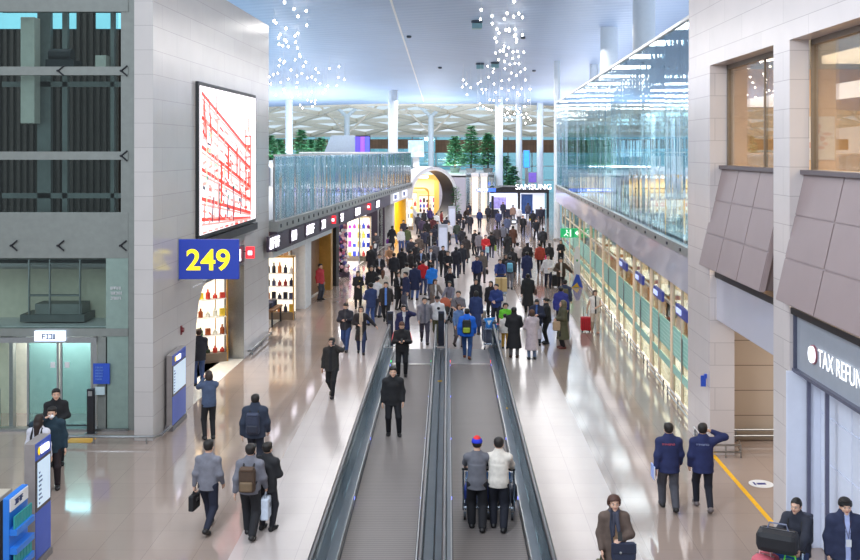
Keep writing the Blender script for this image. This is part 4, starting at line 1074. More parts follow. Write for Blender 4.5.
    t = thing('framed_print', 'pale picture on the office wall seen through the window between the piers', 'picture', (9.2,25.36,6.95))
    MB().box(-.6,.6,-.02,.02,0,1.1).build('frame', WHITEM, t); r = random.Random(5); m = MB()
    for k in range(14): m.ell((-.45+.9*r.random(),-.025,.2+.7*r.random()),(.10*r.random()+.03,.006,.08*r.random()+.03),8,5)
    m.build('artwork', mat('art_pink', (214,180,176), .6), t)
    t = thing('red_extinguisher', 'small red alarm box on the office wall behind the upper window', 'alarm box', (8.6,25.36,7.0))
    MB().box(-.07,.07,-.06,.03,0,.26).build('box', mat('alarm_red', (200,40,40), .4), t); MB().tube((0,-.02,.26),(0,-.02,.33),.025).build('bell', DARKM, t)
    # tax refund shopfront
    t = thing('tax_refund_sign', 'grey fascia box with glowing letters TAX REFUND over the white front', 'sign', (6.32,18.1,3.25), -math.pi/2)
    MB().box(0,7.5,-.0,.3,0,.98).build('panel', mat('tax_panel', (158,163,173), .3, vary=.03, coat=.3), t); MB().box(-.12,0,-.06,.3,-.02,1.05).build('end_cap', mat('tax_edge', (84,86,104), .4), t)
    MB().box(-.1,7.5,-.08,.05,-.06,.0).build('bottom_edge', mat('tax_edge', (84,86,104), .4), t); MB().box(-.1,7.5,-.10,.2,.98,1.10).build('top_edge', DARKM, t)
    LT = mat('tax_letters', (250,252,255), .4, emit=(245,250,255), estr=.72, vary=0)
    text('lettering','TAX REFUND',.43,LT,t,(1.10,-.03,.28),extrude=.004,bold=-.004,sx=.80)
    m = MB(); m.lathe([(.145,0),(.145,.05)],n=28); o = m.build('logo_disc', LT, t); o.rotation_euler = (math.pi/2,0,0); o.location = (.84,-.01,.42)
    m = MB(); m.lathe([(.165,0),(.165,.03)],n=28); o = m.build('logo_rim', mat('logo_rim', (150,90,100), .4), t); o.rotation_euler = (math.pi/2,0,0); o.location = (.84,-.0,.42)
    t = thing('white_shopfront', 'white glossy panelled shopfront under the tax refund sign', 'shopfront', (6.75,18.1,0), -math.pi/2)
    wp = mat('white_gloss', (226,230,244), .15, vary=.02)
    MB().box(0,9,.02,.12,0,3.3).build('backing', wp, t)
    for i in range(6):
        for k in range(4): MB().box(.02+i*1.4,1.39+i*1.4,-.005,.02,.02+k*.82,.81+k*.82).build('panel', wp, t)
    MB().box(-.04,.0,-.62,.02,0,3.2).build('return_panel', wp, t)
    for x in (.02,.9): MB().box(x-.03,x+.03,-.26,-.20,0,3.2).build('post', mat('shopfront_post', (112,112,132), .3, .5), t)
right_piers()
o = MB().box(-.05,.05,0,4.3,0,.006).build('floor_line', mat('yellow_line', (240,180,20), .5), loc=(6.26,19.3,0)); tag(o, 'yellow stripe painted on the floor between the two stone piers', 'floor marking')
t = thing('floor_sticker', 'round white sticker with blue print on the passage floor', 'floor sticker', (6.75,21.56,0))
m = MB(); m.lathe([(.26,0),(.26,.006)],n=32); m.build('disc', WHITEM, t); m = MB(); m.box(-.09,.10,-.06,.05,.006,.009); m.box(-.16,-.12,-.08,.10,.006,.009); m.build('print', mat('print_navy', (40,40,120), .5), t)
t = thing('wall_sign', 'small blue projecting sign on the near stone pier', 'sign', (6.14,23.9,1.55))
MB().box(-.10,.02,-.02,.02,0,.26).build('panel', BLUEP, t); MB().box(-.02,.05,-.04,.04,.20,.30).build('bracket', BLUEP, t)
t = thing('bumper_rail', 'low steel bumper rail in front of the near stone pier and passage', 'rail', (6.5,23.4,0))
q = MB(); q.path([(-.38,1.5,.3),(-.42,-.02,.3),(.35,-.02,.3),(.4,.3,.3)],.025); q.path([(-.38,1.5,.14),(-.42,-.02,.14),(.35,-.02,.14),(.4,.3,.14)],.025); q.build('rail', STEEL, t, smooth=True)
for x, y in ((-.42,0),(.0,0),(.35,0),(-.4,1.3)): MB().tube((x,y,0),(x,y,.3),.02).build('post', STEEL, t, smooth=True)
t = thing('bumper_rail', 'steel bumper rail along the back wall of the passage', 'rail', (7.0,24.66,0))
q = MB(); q.tube((0,0,.3),(3,0,.3),.03); q.tube((0,0,.15),(3,0,.15),.03); q.build('rail', STEEL, t, smooth=True)
for x in (.1,1.5,2.9): MB().tube((x,0,0),(x,0,.3),.02).build('post', STEEL, t)
# ------------------------------------------------------------------ moving walkways
BELT = coursed('walkway_tread', (124,116,113), (98,91,89), 6.0, .09, .5, msize=.012, vary=.02, floor=True)
DECK = mat('walkway_deck', (112,120,130), .35, .5, vary=.08, scale=2)
GL_B = glass('glass_balustrade', (172,188,194), .12, .02, .85, .4)
def balustrade(t, x, y0, y1, side):
    n = 14; st = (y1-.5-y0)/n
    for i in range(n): MB().box(x-.007,x+.007,y0+i*st+.008,y0+(i+1)*st-.008,.16,.90).build('glass_panel', GL_B, t)
    a = [(x,y0,.95)]+[(x,y1-.5+.43*math.sin(k*math.pi/8),.52+.43*math.cos(k*math.pi/8)) for k in range(9)]+[(x,y1-1.2,.09)]
    m = MB(); m.path(a,.045,10); m.build('handrail', RUBBER, t, smooth=True)
    m = MB(); m.path([(p[0],p[1]-.06*(p[1]>y1-.5),p[2]-.05*(1 if p[2]>.5 else -1)) for p in a[:-1]],.028,8); m.build('handrail_guide', STEEL, t, smooth=True)
def walkway(label, x0, x1, y0, y1, outs):
    t = thing('moving_walkway', label, 'moving walkway', ((x0+x1)/2, y0, 0)); c = (x0+x1)/2; L = y1-y0; hw = (x1-x0)/2
    MB().box(-hw,hw,0,L-2.6,-.0,.012).build('tread_belt', BELT, t)
    MB().box(-hw,hw,L-2.6,L-.1,0,.018).build('landing_plate', mat('landing_plate', (140,138,140), .5, .2), t)
    m = MB(); m.box(-hw,hw,L-2.66,L-2.56,.0,.03)
    for k in range(40): m.box(-hw+k*hw/20,-hw+k*hw/20+.02,L-2.78,L-2.66,.012,.026)
    m.build('comb_plate', mat('comb_steel', (196,192,190), .3, .8), t)
    for s, wd in outs:                                       # side decks
        xs = s*hw; xe = s*(hw+wd)
        d = MB(); d.box(min(xs,xe),max(xs,xe),0,L-.6,0,.15); d.build('deck', DECK, t, bevel=.01)
        e = MB(); e.box(xs-.012,xs+.012,0,L-.6,.0,.17); e.build('skirt_board', STEEL, t)
        r = MB(); r.box(xs-s*.02-.015,xs-s*.02+.015,0,L-2.6,.012,.03); r.build('safety_brush', BLACKP, t)
        for k in range(6): MB().ell((xs-s*.014,4.0+k*4.2,.10),(.006,.05,.03)).build('deck_light', mat('deck_light', (110,120,255), .4, emit=(120,130,255), estr=3, vary=0), t)
        MB().ell((xs-s*.014,L-2.7,.12),(.006,.05,.035)).build('status_light', mat('status_light_'+('g' if x0<-1 else 'r'), (40,220,120) if x0<-1 else (255,60,70), .4, emit=(40,230,120) if x0<-1 else (255,60,70), estr=5, vary=0), t)
    return t
def walkways():
    y0, y1 = 8.0, 36.2
    a = walkway('moving walkway carrying people towards the viewer, on the stone wall side', -1.92, -.55, y0, y1, ((-1,.36),(1,.30)))
    balustrade(a, -.685-.18, 0, y1-y0, -1); balustrade(a, .685+.12, 0, y1-y0, 1)
    b = walkway('moving walkway carrying the two trolley pushers away, on the tax refund side', .06, 1.44, y0, y1, ((-1,.30),(1,.36)))
    balustrade(b, -.69-.12, 0, y1-y0, -1); balustrade(b, .69+.18, 0, y1-y0, 1)
    for x, lab in ((-2.12,'dark slim sensor post at the far end of the walkway, stone wall side'),(-.25,'dark slim sensor post at the far end between the two walkways')):
        t = thing('sensor_post', lab, 'post', (x, 36.75, 0))
        MB().box(-.11,.11,-.08,.08,0,1.28).build('post', mat('post_dark_blue', (52,56,72), .35, .3), t, bevel=.02); MB().box(-.08,.08,-.09,-.075,.95,1.2).build('sensor_window', BLACKP, t); MB().box(-.18,.18,-.14,.14,0,.02).build('base_plate', STEEL, t)
    for x, y, lab in ((-.25,30.5,'small yellow caution mark on the deck between the walkways'),(1.66,27.3,'small yellow caution mark on the outer walkway deck')):
        o = MB().box(-.07,.07,-.09,.09,0,.004).build('caution_label', mat('caution_yellow', (240,190,40), .5), loc=(x,y,.152)); tag(o, lab, 'label')
walkways()

# ------------------------------------------------------------------ chandelier swarms
BULB = mat('bulb_glow', (255,250,245), .4, emit=(255,246,238), estr=12, vary=0)
def bulbs(pts, label, group, near, slope, oy=0.0, zx=0):
    me = MB().ell((0,0,0),(.058,.058,.078),12,9); src = None; cord = None; r = random.Random(5)
    for i, (px, py) in enumerate(pts):
        Y = near+slope*py+r.uniform(-4,4); x = (px-VX)*Y/F; z = H-(py-VY)*Y/F
        top = ceil_z(x, Y) if Y > 36 else 15.4
        z = min(z, top-.35)
        if src is None:
            src = me.build('chandelier_bulb', BULB, smooth='all'); cord = MB().tube((0,0,.1),(0,0,1),.006,n=5).build('cord', WHITEM, src); o = src
        else:
            o = src.copy(); COL.objects.link(o); c = cord.copy(); COL.objects.link(c); c.parent = o
        k = [c for c in o.children][0] if o.children else cord
        k.scale = (1,1,max(.3, top-z)); k.location = (0,0,0)
        o.location = (x,Y,z); tag(o, label, 'pendant light', group)
LB = [(418,2),(456,12),(505,14),(384,43),(472,36),(424,65),(376,83),(507,88),(394,102),(472,106),(425,122),(401,138),(419,147),(460,143),(396,162),(433,171),(411,183),(470,192),(478,218),(419,228),(460,229),(400,240),(503,243),(414,252),(396,263),(493,265),(444,280),(391,294),(373,298),(487,294),(543,276),(553,291),(468,303),(357,307),(433,317),(509,312),(527,308),(541,320),(469,330),(363,336),(403,330),(467,350),(414,358),(527,368),(383,380),(448,390),(474,380),(541,401),(583,359),(571,372),(591,344),(598,274),(636,266),(633,310),(657,319),(627,342),(560,335),(420,370),(525,405),(540,412),(530,425),(352,365),(480,420),(490,432),(510,400),(462,150),(480,226),(416,362)]
RB = [(405,5),(402,28),(448,12),(449,28),(497,27),(535,4),(508,53),(555,30),(468,50),(540,73),(476,70),(570,70),(503,91),(516,106),(460,121),(467,137),(517,124),(541,133),(547,148),(532,163),(515,152),(570,137),(480,167),(497,184),(549,184),(493,204),(462,212),(530,205),(506,220),(575,209),(540,229),(555,195),(474,239),(431,253),(498,245),(520,258),(556,255),(456,272),(452,288),(500,271),(562,287),(580,276),(526,292),(546,302),(434,309),(516,319),(487,323),(581,320),(403,327),(392,335),(456,336),(333,320),(345,336),(330,348),(363,351),(348,379),(407,358),(424,358),(412,372),(463,369),(487,353),(515,362),(534,350),(567,355),(550,370),(600,358),(508,397),(478,402),(439,399),(455,402),(557,380),(593,402),(399,415),(412,427),(391,433),(425,433),(435,438),(446,440),(466,440),(507,433),(517,437),(544,427),(578,425),(510,452),(538,455),(554,448),(565,460),(585,455),(593,470),(602,480),(575,470),(520,465),(505,480),(528,478),(582,493),(500,460),(545,440),(560,435),(550,465),(536,6),(538,76),(545,140),(494,190)]
bulbs([(180+x/4, y/4) for x, y in LB], 'small round glowing bulb in the swarm hanging nearer the big screen wall', 'bulbs of the swarm near the screen wall', 50, .42)
bulbs([(380+x/4, y/4) for x, y in RB], 'small round glowing bulb in the swarm hanging nearer the blue glass wall', 'bulbs of the swarm near the blue glass wall', 52, .40)

# ------------------------------------------------------------------ far end: columns, vault, glazing
COLM = mat('column_white', (214,224,232), .35, vary=.02)
def column(label, px, Y, dia, z0, z1, arms=False):
    x = (px-VX)*Y/F; t = thing('round_column', label, 'column', (x, Y, z0)); r = dia/2
    m = MB(); m.lathe([(r,0),(r,z1-z0)], n=28); m.build('shaft', COLM, t, smooth=True)
    m = MB(); m.lathe([(r*1.25,0),(r*1.25,.12),(r,.16)], n=28); m.build('base_collar', STEEL, t, smooth=True)
    if arms:
        for s in (-1, 1): MB().tube((0,0,z1-z0-.2),(s*2.4,0,z1-z0+2.0),r*.7,r*.5).build('branch_arm', COLM, t, smooth=True)
        for s in (-1, 1): MB().tube((0,0,z1-z0-2.6),(s*5.0,2.5,z1-z0+2.4),r*.45,r*.35).build('strut', mat('strut_cream', (226,214,198), .5), t, smooth=True)
column('thickest white round column rising from the upper floor to the ceiling', 393, 108, 1.05, 4.45, 14.4)
column('white round column on the upper floor just past the big screen wall', 289, 118, .85, 4.45, 14.0)
column('branching white column between the big screen wall and the grey booth', 347, 138, .75, 4.45, 12.0, True)
column('branching white column above the ring portal', 431, 138, .75, 4.45, 12.0, True)
column('white round column standing beside the cream lit pillars', 499, 116, .9, 0, 14.3)
column('white round column behind the black roofed pavilion', 519, 128, .8, 0, 13.6)
column('white round column at the end of the black roofed pavilion', 540, 124, .8, 0, 13.8)
column('slim white column at the end of the blue glass wall', 557, 80, .5, 0, 14.4)
column('thick white column behind the top of the blue glass wall, nearest the stone', 644, 47, 1.05, 4.5, 15.2)
column('thick white column behind the top of the blue glass wall, further from the stone', 609, 62, 1.05, 4.5, 14.8)
column('thin white column behind the blue glass wall beyond the two thick ones', 594, 82, .7, 4.5, 14.3)

def vault():
    def zv(x, y): return 14.2-(y-124)*.105-.0009*(x+2)**2
    t = thing('roof_truss', 'cream triangulated roof lattice beyond the far edge of the ceiling', 'roof truss', (0,124,0))
    cr = mat('truss_cream', (232,222,206), .5, vary=.03)
    m = MB(); s = 9.0
    for j in range(6):
        for i in range(-5, 6):
            x0 = i*s+(j % 2)*s/2; y0 = j*8.0; a = (x0,y0,zv(x0,124+y0)); b = (x0+s,y0,zv(x0+s,124+y0))
            m.bar(a, b, .4, .55)
            if j < 5:
                for dx in (-s/2, s/2): m.bar(a, (x0+dx,y0+8,zv(x0+dx,132+y0)), .4, .55)
                c = (x0+s/2,y0+2.7,zv(x0+s/2,126.7+y0)+1.4)
                for p in (a, b): m.bar(p, c, .2, .3)
    m.build('lattice', cr, t)
    k = bpy.data.materials.new('vault_skin'); k.use_nodes = True; nt = k.node_tree; nt.nodes.clear()
    o = nt.nodes.new('ShaderNodeOutputMaterial'); mx = nt.nodes.new('ShaderNodeMixShader'); tr = nt.nodes.new('ShaderNodeBsdfTranslucent'); ts = nt.nodes.new('ShaderNodeBsdfTransparent')
    tr.inputs['Color'].default_value = (.86,.92,.94,1); ts.inputs['Color'].default_value = (.8,.9,.92,1); mx.inputs['Fac'].default_value = .7
    nt.links.new(tr.outputs[0], mx.inputs[1]); nt.links.new(ts.outputs[0], mx.inputs[2]); nt.links.new(mx.outputs[0], o.inputs['Surface'])
    m = MB(); xs = range(-48, 50, 6)
    for j in range(10):
        for x in xs: m.v.append(Vector((x, 124+j*5, zv(x, 124+j*5)+1.9)))
    W = len(xs)
    for j in range(9):
        for i in range(W-1): m.f.append([j*W+i,j*W+i+1,(j+1)*W+i+1,(j+1)*W+i]); m.m.append(0)
    struct(m.build('window_roof', k))
    # end wall: white eaves, brown timber band, glazing
    b = MB(); b.box(-50,50,166,166.5,9.35,9.9); struct(b.build('trim_20', mat('eaves_white', (236,240,242), .4)))
    b = MB(); b.box(-50,-19,158,158.4,7.2,8.9); b.box(-14.5,-4,158,158.4,7.4,8.9); b.box(-2,22,158,158.4,6.8,8.8); struct(b.build('wall_far_timber', coursed('timber_brown', (130,98,76), (84,62,50), .5, 4, .6, vary=.12)))
    g = MB(); g.box(-50,50,166.8,166.85,0,9.35); w = struct(g.build('window_3', glass('glass_far', (190,230,238), .12, .01, .92)))
    f = MB()
    for x in range(-50, 51, 4): f.box(x-.1,x+.1,166.6,166.8,0,9.35)
    for z in (2.2,4.5,6.8): f.box(-50,50,166.6,166.8,z-.08,z+.08)
    f.build('window_mullion', mat('mullion_pale', (190,206,214), .4, .3), w)
    fl2 = MB(); fl2.box(-48,-5.6,88,156,4.15,4.45); struct(fl2.build('floor_upper_far', mat('upper_floor_far', (200,208,212), .3)))
    for i, (px0,px1,py0,py1,Y,c) in enumerate(((523,530,150,168,130,(60,150,225)),(528,537,172,183,122,(90,70,150)),(303,318,150,156,150,(150,170,200)),(408,424,140,157,120,(150,190,200)))):
        x0 = (px0-VX)*Y/F; x1 = (px1-VX)*Y/F; z1 = H-(py0-VY)*Y/F; z0 = H-(py1-VY)*Y/F
        t = thing('advertising_screen', ['tall light blue video panel behind the far columns','purple video panel above the black pavilion roof','low grey panel among the upper floor trees','pale cyan slatted panel on the upper floor above the ring portal'][i], 'screen', ((x0+x1)/2, Y, z0))
        w2 = (x1-x0)/2; MB().box(-w2,w2,0,.3,0,z1-z0).build('casing', mat('panel_casing', (150,160,172), .4), t)
        MB().box(-w2+.08,w2-.08,-.02,0,.08,z1-z0-.08).build('display', mat('video_%d' % i, c, .4, emit=c, estr=1.0 if i < 2 else .2, vary=.35, scale=2), t)
        MB().box(-w2*.4,w2*.4,.1,.25,-(z0-(4.45 if i > 1 else 0)),0).build('stand', STEEL, t)
vault()

def tree(label, px, Y, h, z0, seed, w=1.3):
    x = (px-VX)*Y/F; t = thing('potted_tree', label, 'tree', (x, Y, z0)); r = random.Random(seed)
    m = MB(); m.lathe([(.5,0),(.62,.6),(.56,.6),(.5,.5)], n=18); m.build('planter', mat('planter_grey', (150,150,150), .5), t, smooth=True)
    m = MB(); m.tube((0,0,.4),(0.05,0,h*.92),.11,.03); 
    for k in range(9):
        z = h*(.3+.6*k/9); a = 2.4*k; m.tube((0,0,z),(w*.55*(1-.7*k/9)*math.cos(a),w*.55*(1-.7*k/9)*math.sin(a),z+.25),.04,.015,6)
    m.build('trunk', mat('bark', (92,72,56), .8), t, smooth=True)
    m = MB()
    for k in range(800):
        f = r.random()**1.25; z = h*(.22+.78*f); rad = w*(1-f)**.75*(.35+.65*r.random())+.08; a = 6.283*r.random()
        p = Vector((rad*math.cos(a), rad*math.sin(a), z-.12*rad)); d = Vector((math.cos(a),math.sin(a),-.25+.5*r.random())).normalized(); s = Vector((-math.sin(a),math.cos(a),.4*r.random()-.2)); L = .36+.36*r.random(); b = .15+.12*r.random()
        m.add([p-d*L*.3, p+s*b+d*L*.3, p+d*L, p-s*b+d*L*.3], [(0,1,2,3)])
    m.build('foliage', mat('foliage_green', (96,164,116), .7, vary=.3, scale=3), t)
for i, (px, Y, h, z, lab) in enumerate(((270,108,4.3,4.45,'dark green potted tree closest to the big screen wall on the upper floor'),(279,116,4.0,4.45,'potted tree second from the screen wall on the upper floor'),(301,112,5.0,4.45,'tallest potted tree on the upper floor, right of the white column'),(311,118,4.0,4.45,'lower potted tree beside the tallest one on the upper floor'),(321,114,4.2,4.45,'potted tree on the upper floor next to the grey booth'),
                                        (455,122,4.4,4.45,'loose potted tree above the grey wall just right of the ring portal'),(471,118,5.6,4.45,'biggest potted tree above the far glass gallery'),(488,120,4.8,4.45,'potted tree above the gallery touching the white column'),(506,130,6.4,0,'slender potted tree behind the white column by the pavilion'),(513,121,5.2,0,'lower potted tree between two far columns behind the pavilion'))):
    tree(lab, px, Y, h, z, i, .85 if i < 5 else 1.05)

# grey booth with purple screens on the upper floor
t = thing('media_booth', 'grey wedge shaped booth with purple screens on the upper floor', 'booth', (-9.1, 87.4, 4.47))
m = MB(); m.prism([(-1.55,0),(1.0,0),(1.0,4.0),(-1.1,4.0),(-1.9,2.1)], lambda u,v,k: (u,k,v), 0, 2.5); m.build('shell', mat('booth_grey', (172,188,206), .4), t, bevel=.03)
for k in range(3): MB().box(1.02+k*.42,1.40+k*.42,-.1,.1,.0,3.9).build('screen_column', mat('booth_screen_%d' % k, (90,70,170), .4, emit=[(70,60,190),(150,80,190),(60,90,210)][k], estr=1.0, vary=0), t)
MB().box(1.0,2.3,.1,.3,0,4.0).build('screen_backing', DARKM, t)

# far gallery behind the ring portal
def gallery():
    m = MB(); m.box(-5.4,2.0,112,112.4,0,4.3); struct(m.build('wall_gallery', coursed('gallery_wall', (168,168,184), (140,140,156), 2.2, 2.1, .35)))
    m = MB(); m.box(-5.4,5.2,112,140,4.15,4.45); struct(m.build('floor_gallery', mat('upper_floor_far', (200,208,212), .3)))
    t = thing('glass_balustrade', 'pale glass screen wall at the far gallery behind the cream pillars', 'glass wall', (2.0,112,0))
    for i in range(4): MB().box(.05+i*.8,.8+i*.8,0,.03,.1,4.7).build('glass_pane', GL_L, t)
    for i in range(5): MB().box(i*.8-.03,i*.8+.03,-.03,.06,0,4.75).build('post', STEEL, t)
    # ring portal
    t = thing('ring_portal', 'huge white ring portal with dark inside framing the yellow shop', 'portal', (-1.35, 94.5, 2.82), math.radians(36))
    N = 48; ro, ri, dp = 2.8, 2.45, 2.0
    def ring(prof, name, m0):
        q = MB(); k = len(prof)
        for j in range(N):
            a = 2*math.pi*j/N
            for r_, y_ in prof: q.v.append(Vector((r_*math.cos(a), y_, r_*math.sin(a))))
        for j in range(N):
            for i in range(k):
                j2 = (j+1) % N; i2 = (i+1) % k; q.f.append([j*k+i, j*k+i2, j2*k+i2, j2*k+i]); q.m.append(0)
        return q.build(name, m0, t, smooth=True)
    ring([(ri+.02,0),(ro,0),(ro,dp),(ri+.02,dp)], 'outer_ring', mat('ring_white', (208,208,216), .35))
    ring([(ri,-.02),(ri+.03,-.02),(ri+.03,dp+.02),(ri,dp+.02)], 'inner_lining', mat('ring_dark', (52,50,58), .4))
    ring([(ri-.01,-.05),(ri+.12,-.05),(ri+.12,.0),(ri-.01,.0)], 'edge_trim', WHITEM)
    # greenery on the ring
    p = thing('potted_plant', 'leafy green plant at the foot of the ring portal, on its dark side', 'plant', (.75,96.0,0))
    MB().lathe([(.3,0),(.36,.5)],n=16).build('pot', mat('planter_grey', (150,150,150), .5), p, smooth=True)
    r = random.Random(3); m = MB()
    for k in range(260):
        a = 6.28*r.random(); z = .5+3.2*r.random(); rad = .15+.4*r.random(); c = Vector((rad*math.cos(a),rad*math.sin(a),z)); d = Vector((math.cos(a),math.sin(a),.3)); s = Vector((-math.sin(a),math.cos(a),.2))
        m.add([c-d*.1,c+s*.08,c+d*.25,c-s*.08],[(0,1,2,3)])
    m.build('leaves', mat('leaf_green', (60,120,66), .6, vary=.25), p); MB().tube((0,0,.4),(0,0,3.3),.05).build('stem', mat('bark', (92,72,56), .8), p)
    # yellow lit shop behind the ring
    t = thing('shop_pavilion', 'warm yellow lit shop pavilion seen through the ring portal', 'shop', (-3.0, 102, 0))
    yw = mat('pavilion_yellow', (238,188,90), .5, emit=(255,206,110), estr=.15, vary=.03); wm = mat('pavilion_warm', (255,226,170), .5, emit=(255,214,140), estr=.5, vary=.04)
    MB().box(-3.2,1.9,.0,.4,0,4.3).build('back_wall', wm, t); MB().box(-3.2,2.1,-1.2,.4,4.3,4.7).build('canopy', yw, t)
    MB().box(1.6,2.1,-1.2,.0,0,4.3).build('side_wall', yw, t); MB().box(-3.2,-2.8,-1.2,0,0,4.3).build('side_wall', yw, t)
    a = MB(); a.prism([(-2.6,0),(-2.6,2.9)]+[(-2.6+.5-.5*math.cos(k*math.pi/8),2.9+.5*math.sin(k*math.pi/8)) for k in range(1,5)]+[(.5,3.4)]+[(.6+.5*math.sin(k*math.pi/8),2.9+.5*math.cos(k*math.pi/8)) for k in range(1,5)]+[(1.1,0),(.95,0),(.95,2.9),(.6,3.25),(-2.1,3.25),(-2.45,2.9),(-2.45,0)], lambda u,v,k: (u,k,v), -.7, -.4); a.build('arched_frame', GOLD, t)
    MB().box(-1.0,1.0,-1.28,-1.2,4.36,4.62).build('name_board', SIGNW, t)
    goods_shelf('shelves of colourful goods inside the yellow lit pavilion', frame(-4.1,101.4,0), 0, 0, 1.9, 2.9, 4, [(220,90,60),(60,80,170),(240,200,80),(240,240,240),(90,60,40)], 21, per=5, tall=.5)
    goods_shelf('second shelves of colourful goods inside the yellow lit pavilion, nearer the ring edge', frame(-2.1,101.4,0), 0, 0, 1.7, 2.6, 4, [(180,60,160),(60,90,200),(240,240,240),(60,40,40)], 22, per=5, tall=.5)
    t = thing('service_desk', 'pale blue grey service desk in front of the yellow lit pavilion', 'desk', (-3.0, 98.6, 0))
    MB().box(-1.3,1.3,-.4,.4,0,1.0).build('front', mat('desk_pale', (190,208,220), .4), t, bevel=.03); MB().box(-1.36,1.36,-.46,.46,1.0,1.06).build('worktop', WHITEM, t)
    # cream lit pillars
    for px, lab in ((475,'cream lit square pillar nearer the ring portal'),(484,'cream lit square pillar nearer the black pavilion')):
        Y = 108; t = thing('lit_pillar', lab, 'pillar', ((px-VX)*Y/F, Y, 0))
        MB().box(-.32,.32,-.32,.32,0,4.3).build('shaft', mat('pillar_cream', (246,226,200), .4, emit=(255,232,205), estr=.45, vary=.03), t, bevel=.02); MB().box(-.4,.4,-.4,.4,4.3,4.7).build('capital', WHITEM, t); MB().box(-.36,.36,-.36,.36,0,.2).build('base', STEEL, t)
    t = thing('direction_sign', 'slim blue lit direction sign beside the cream pillars', 'sign', ((486-VX)*.103, 103, 2.9))
    MB().box(-1.0,1.0,-.05,.05,0,.35).build('panel', mat('direction_blue', (50,90,220), .4, emit=(60,100,235), estr=1.2, vary=0), t)
    m = MB(); glyphs(m,-.9,.08,9,.2,random.Random(4),-.08); m.build('lettering', SIGNW, t); MB().box(-.6,-.3,-.06,-.05,.05,.3).build('pictogram', SIGNY, t); MB().box(-.03,.03,-.03,.03,-2.9,0).build('post', STEEL, t)
    # black roofed electronics pavilion
    t = thing('electronics_pavilion', 'black framed electronics pavilion with white name letters on its roof', 'pavilion', (7.3, 106, 0))
    X0, X1 = -2.7, 3.4
    MB().box(X0-.15,X1,-.2,5,2.65,3.0).build('roof', DARKM, t); q = MB(); q.prism([(X0-.15,2.98),(X0+1.2,3.3),(0,3.3),(.2,2.98)], lambda u,v,k: (u,k,v), -.1, 4.8); q.build('roof_ridge', DARKM, t)
    for x in (X0, .1, X1-.25): MB().box(x,x+.25,-.1,.2,0,2.65).build('post', DARKM, t)
    MB().box(X0,X1,4.6,4.8,0,2.7).build('back_wall', mat('pavilion_white', (226,230,240), .5, emit=(225,232,250), estr=.5, vary=0), t)
    MB().box(X0,-.1,-.12,-.02,2.35,2.62).build('lit_fascia', mat('pavilion_blue_light', (150,180,255), .4, emit=(170,195,255), estr=1.6, vary=0), t)
    MB().box(.5,1.7,.3,.6,.4,2.5).build('tall_screen', mat('pavilion_screen', (40,70,120), .4, emit=(40,70,130), estr=.4, vary=.3, scale=3), t)
    MB().box(-2.4,-1.0,2.0,2.2,.9,2.1).build('wall_screen', mat('pavilion_screen_p', (150,140,200), .4, emit=(120,110,170), estr=.5, vary=.4, scale=3), t)
    text('lettering','SAMSUNG',.80,SIGNW,t,(1.75,-.22,3.03),align='CENTER',extrude=.03,bold=.0,sx=1.05)
    for i, (x, y) in enumerate(((-2.4,1.0),(-.9,1.4),(2.6,1.2))):
        k = thing('display_table', 'white product table inside the electronics pavilion, %s' % ['at its cream pillar end','in its middle','at its column end'][i], 'table', (7.3+x,106+y,0))
        MB().box(-.6,.6,-.35,.35,.85,.92).build('top', WHITEM, k); MB().box(-.5,.5,-.28,.28,0,.85).build('pedestal', mat('desk_navy', (40,44,70), .4), k)
    # free-standing grey panels in the crowd
    for px, Y, hh, lab in ((443,62,2.6,'tall slim grey totem in the crowd in line with the walkway'),(452,82,2.6,'tall slim grey totem further back in the crowd')):
        t = thing('information_totem', lab, 'totem', ((px-VX)*Y/F, Y, 0))
        MB().box(-.3,.3,-.07,.07,.08,hh).build('body', mat('totem_grey', (176,180,196), .3), t, bevel=.02); MB().box(-.4,.4,-.2,.2,0,.08).build('base', STEEL, t); MB().box(-.24,.24,-.08,-.07,1.0,hh-.2).build('display', mat('totem_face', (190,196,214), .2, emit=(190,196,220), estr=.3, vary=.05), t)
gallery()
# green exit sign and feather flag on the right
t = thing('exit_sign', 'green exit sign with white figures hanging by the right shopfronts', 'sign', (7.5, 60, 1.95+.0))
GN = mat('exit_green', (20,130,80), .4, emit=(24,140,84), estr=.9, vary=0)
MB().box(-.75,.75,-.05,.05,0,.55).build('panel', GN, t, bevel=.01); MB().tube((-.5,0,.55),(-.5,0,1.4),.015).build('hanger', STEEL, t); MB().tube((.5,0,.55),(.5,0,1.4),.015).build('hanger', STEEL, t)
MB().box(-.02,.02,-.06,-.05,.05,.5).build('divider', mat('exit_dark', (10,80,50), .4), t)
m = MB(); m.ell((-.38,-.06,.42),(.05,.012,.05)); m.bar((-.38,-.06,.37),(-.42,-.06,.22),.02,.08); m.bar((-.42,-.06,.22),(-.55,-.06,.1),.02,.05); m.bar((-.42,-.06,.22),(-.30,-.06,.08),.02,.05); m.bar((-.38,-.06,.34),(-.26,-.06,.28),.02,.04); m.box(-.2,-.12,-.065,-.055,.06,.48)
EW = mat('exit_white', (235,245,238), .5, emit=(235,250,240), estr=.6, vary=0); m.build('running_figure', EW, t); m = MB(); m.bar((.15,-.06,.27),(.55,-.06,.27),.012,.06); m.bar((.15,-.06,.27),(.3,-.06,.42),.012,.06); m.bar((.15,-.06,.27),(.3,-.06,.12),.012,.06); m.build('arrow', EW, t)
t = thing('standing_banner', 'white standing banner with blue and yellow foot near the exit sign', 'banner', (6.75, 52.3, 0)); t.scale = (.72,.72,.95)
m = MB(); m.prism([(-.25,.35),(.25,.35),(.2,2.0),(.08,2.3),(-.1,2.25),(-.22,1.9)], lambda u,v,k: (u,k,v), -.015, .015); m.build('flag', WHITEM, t)
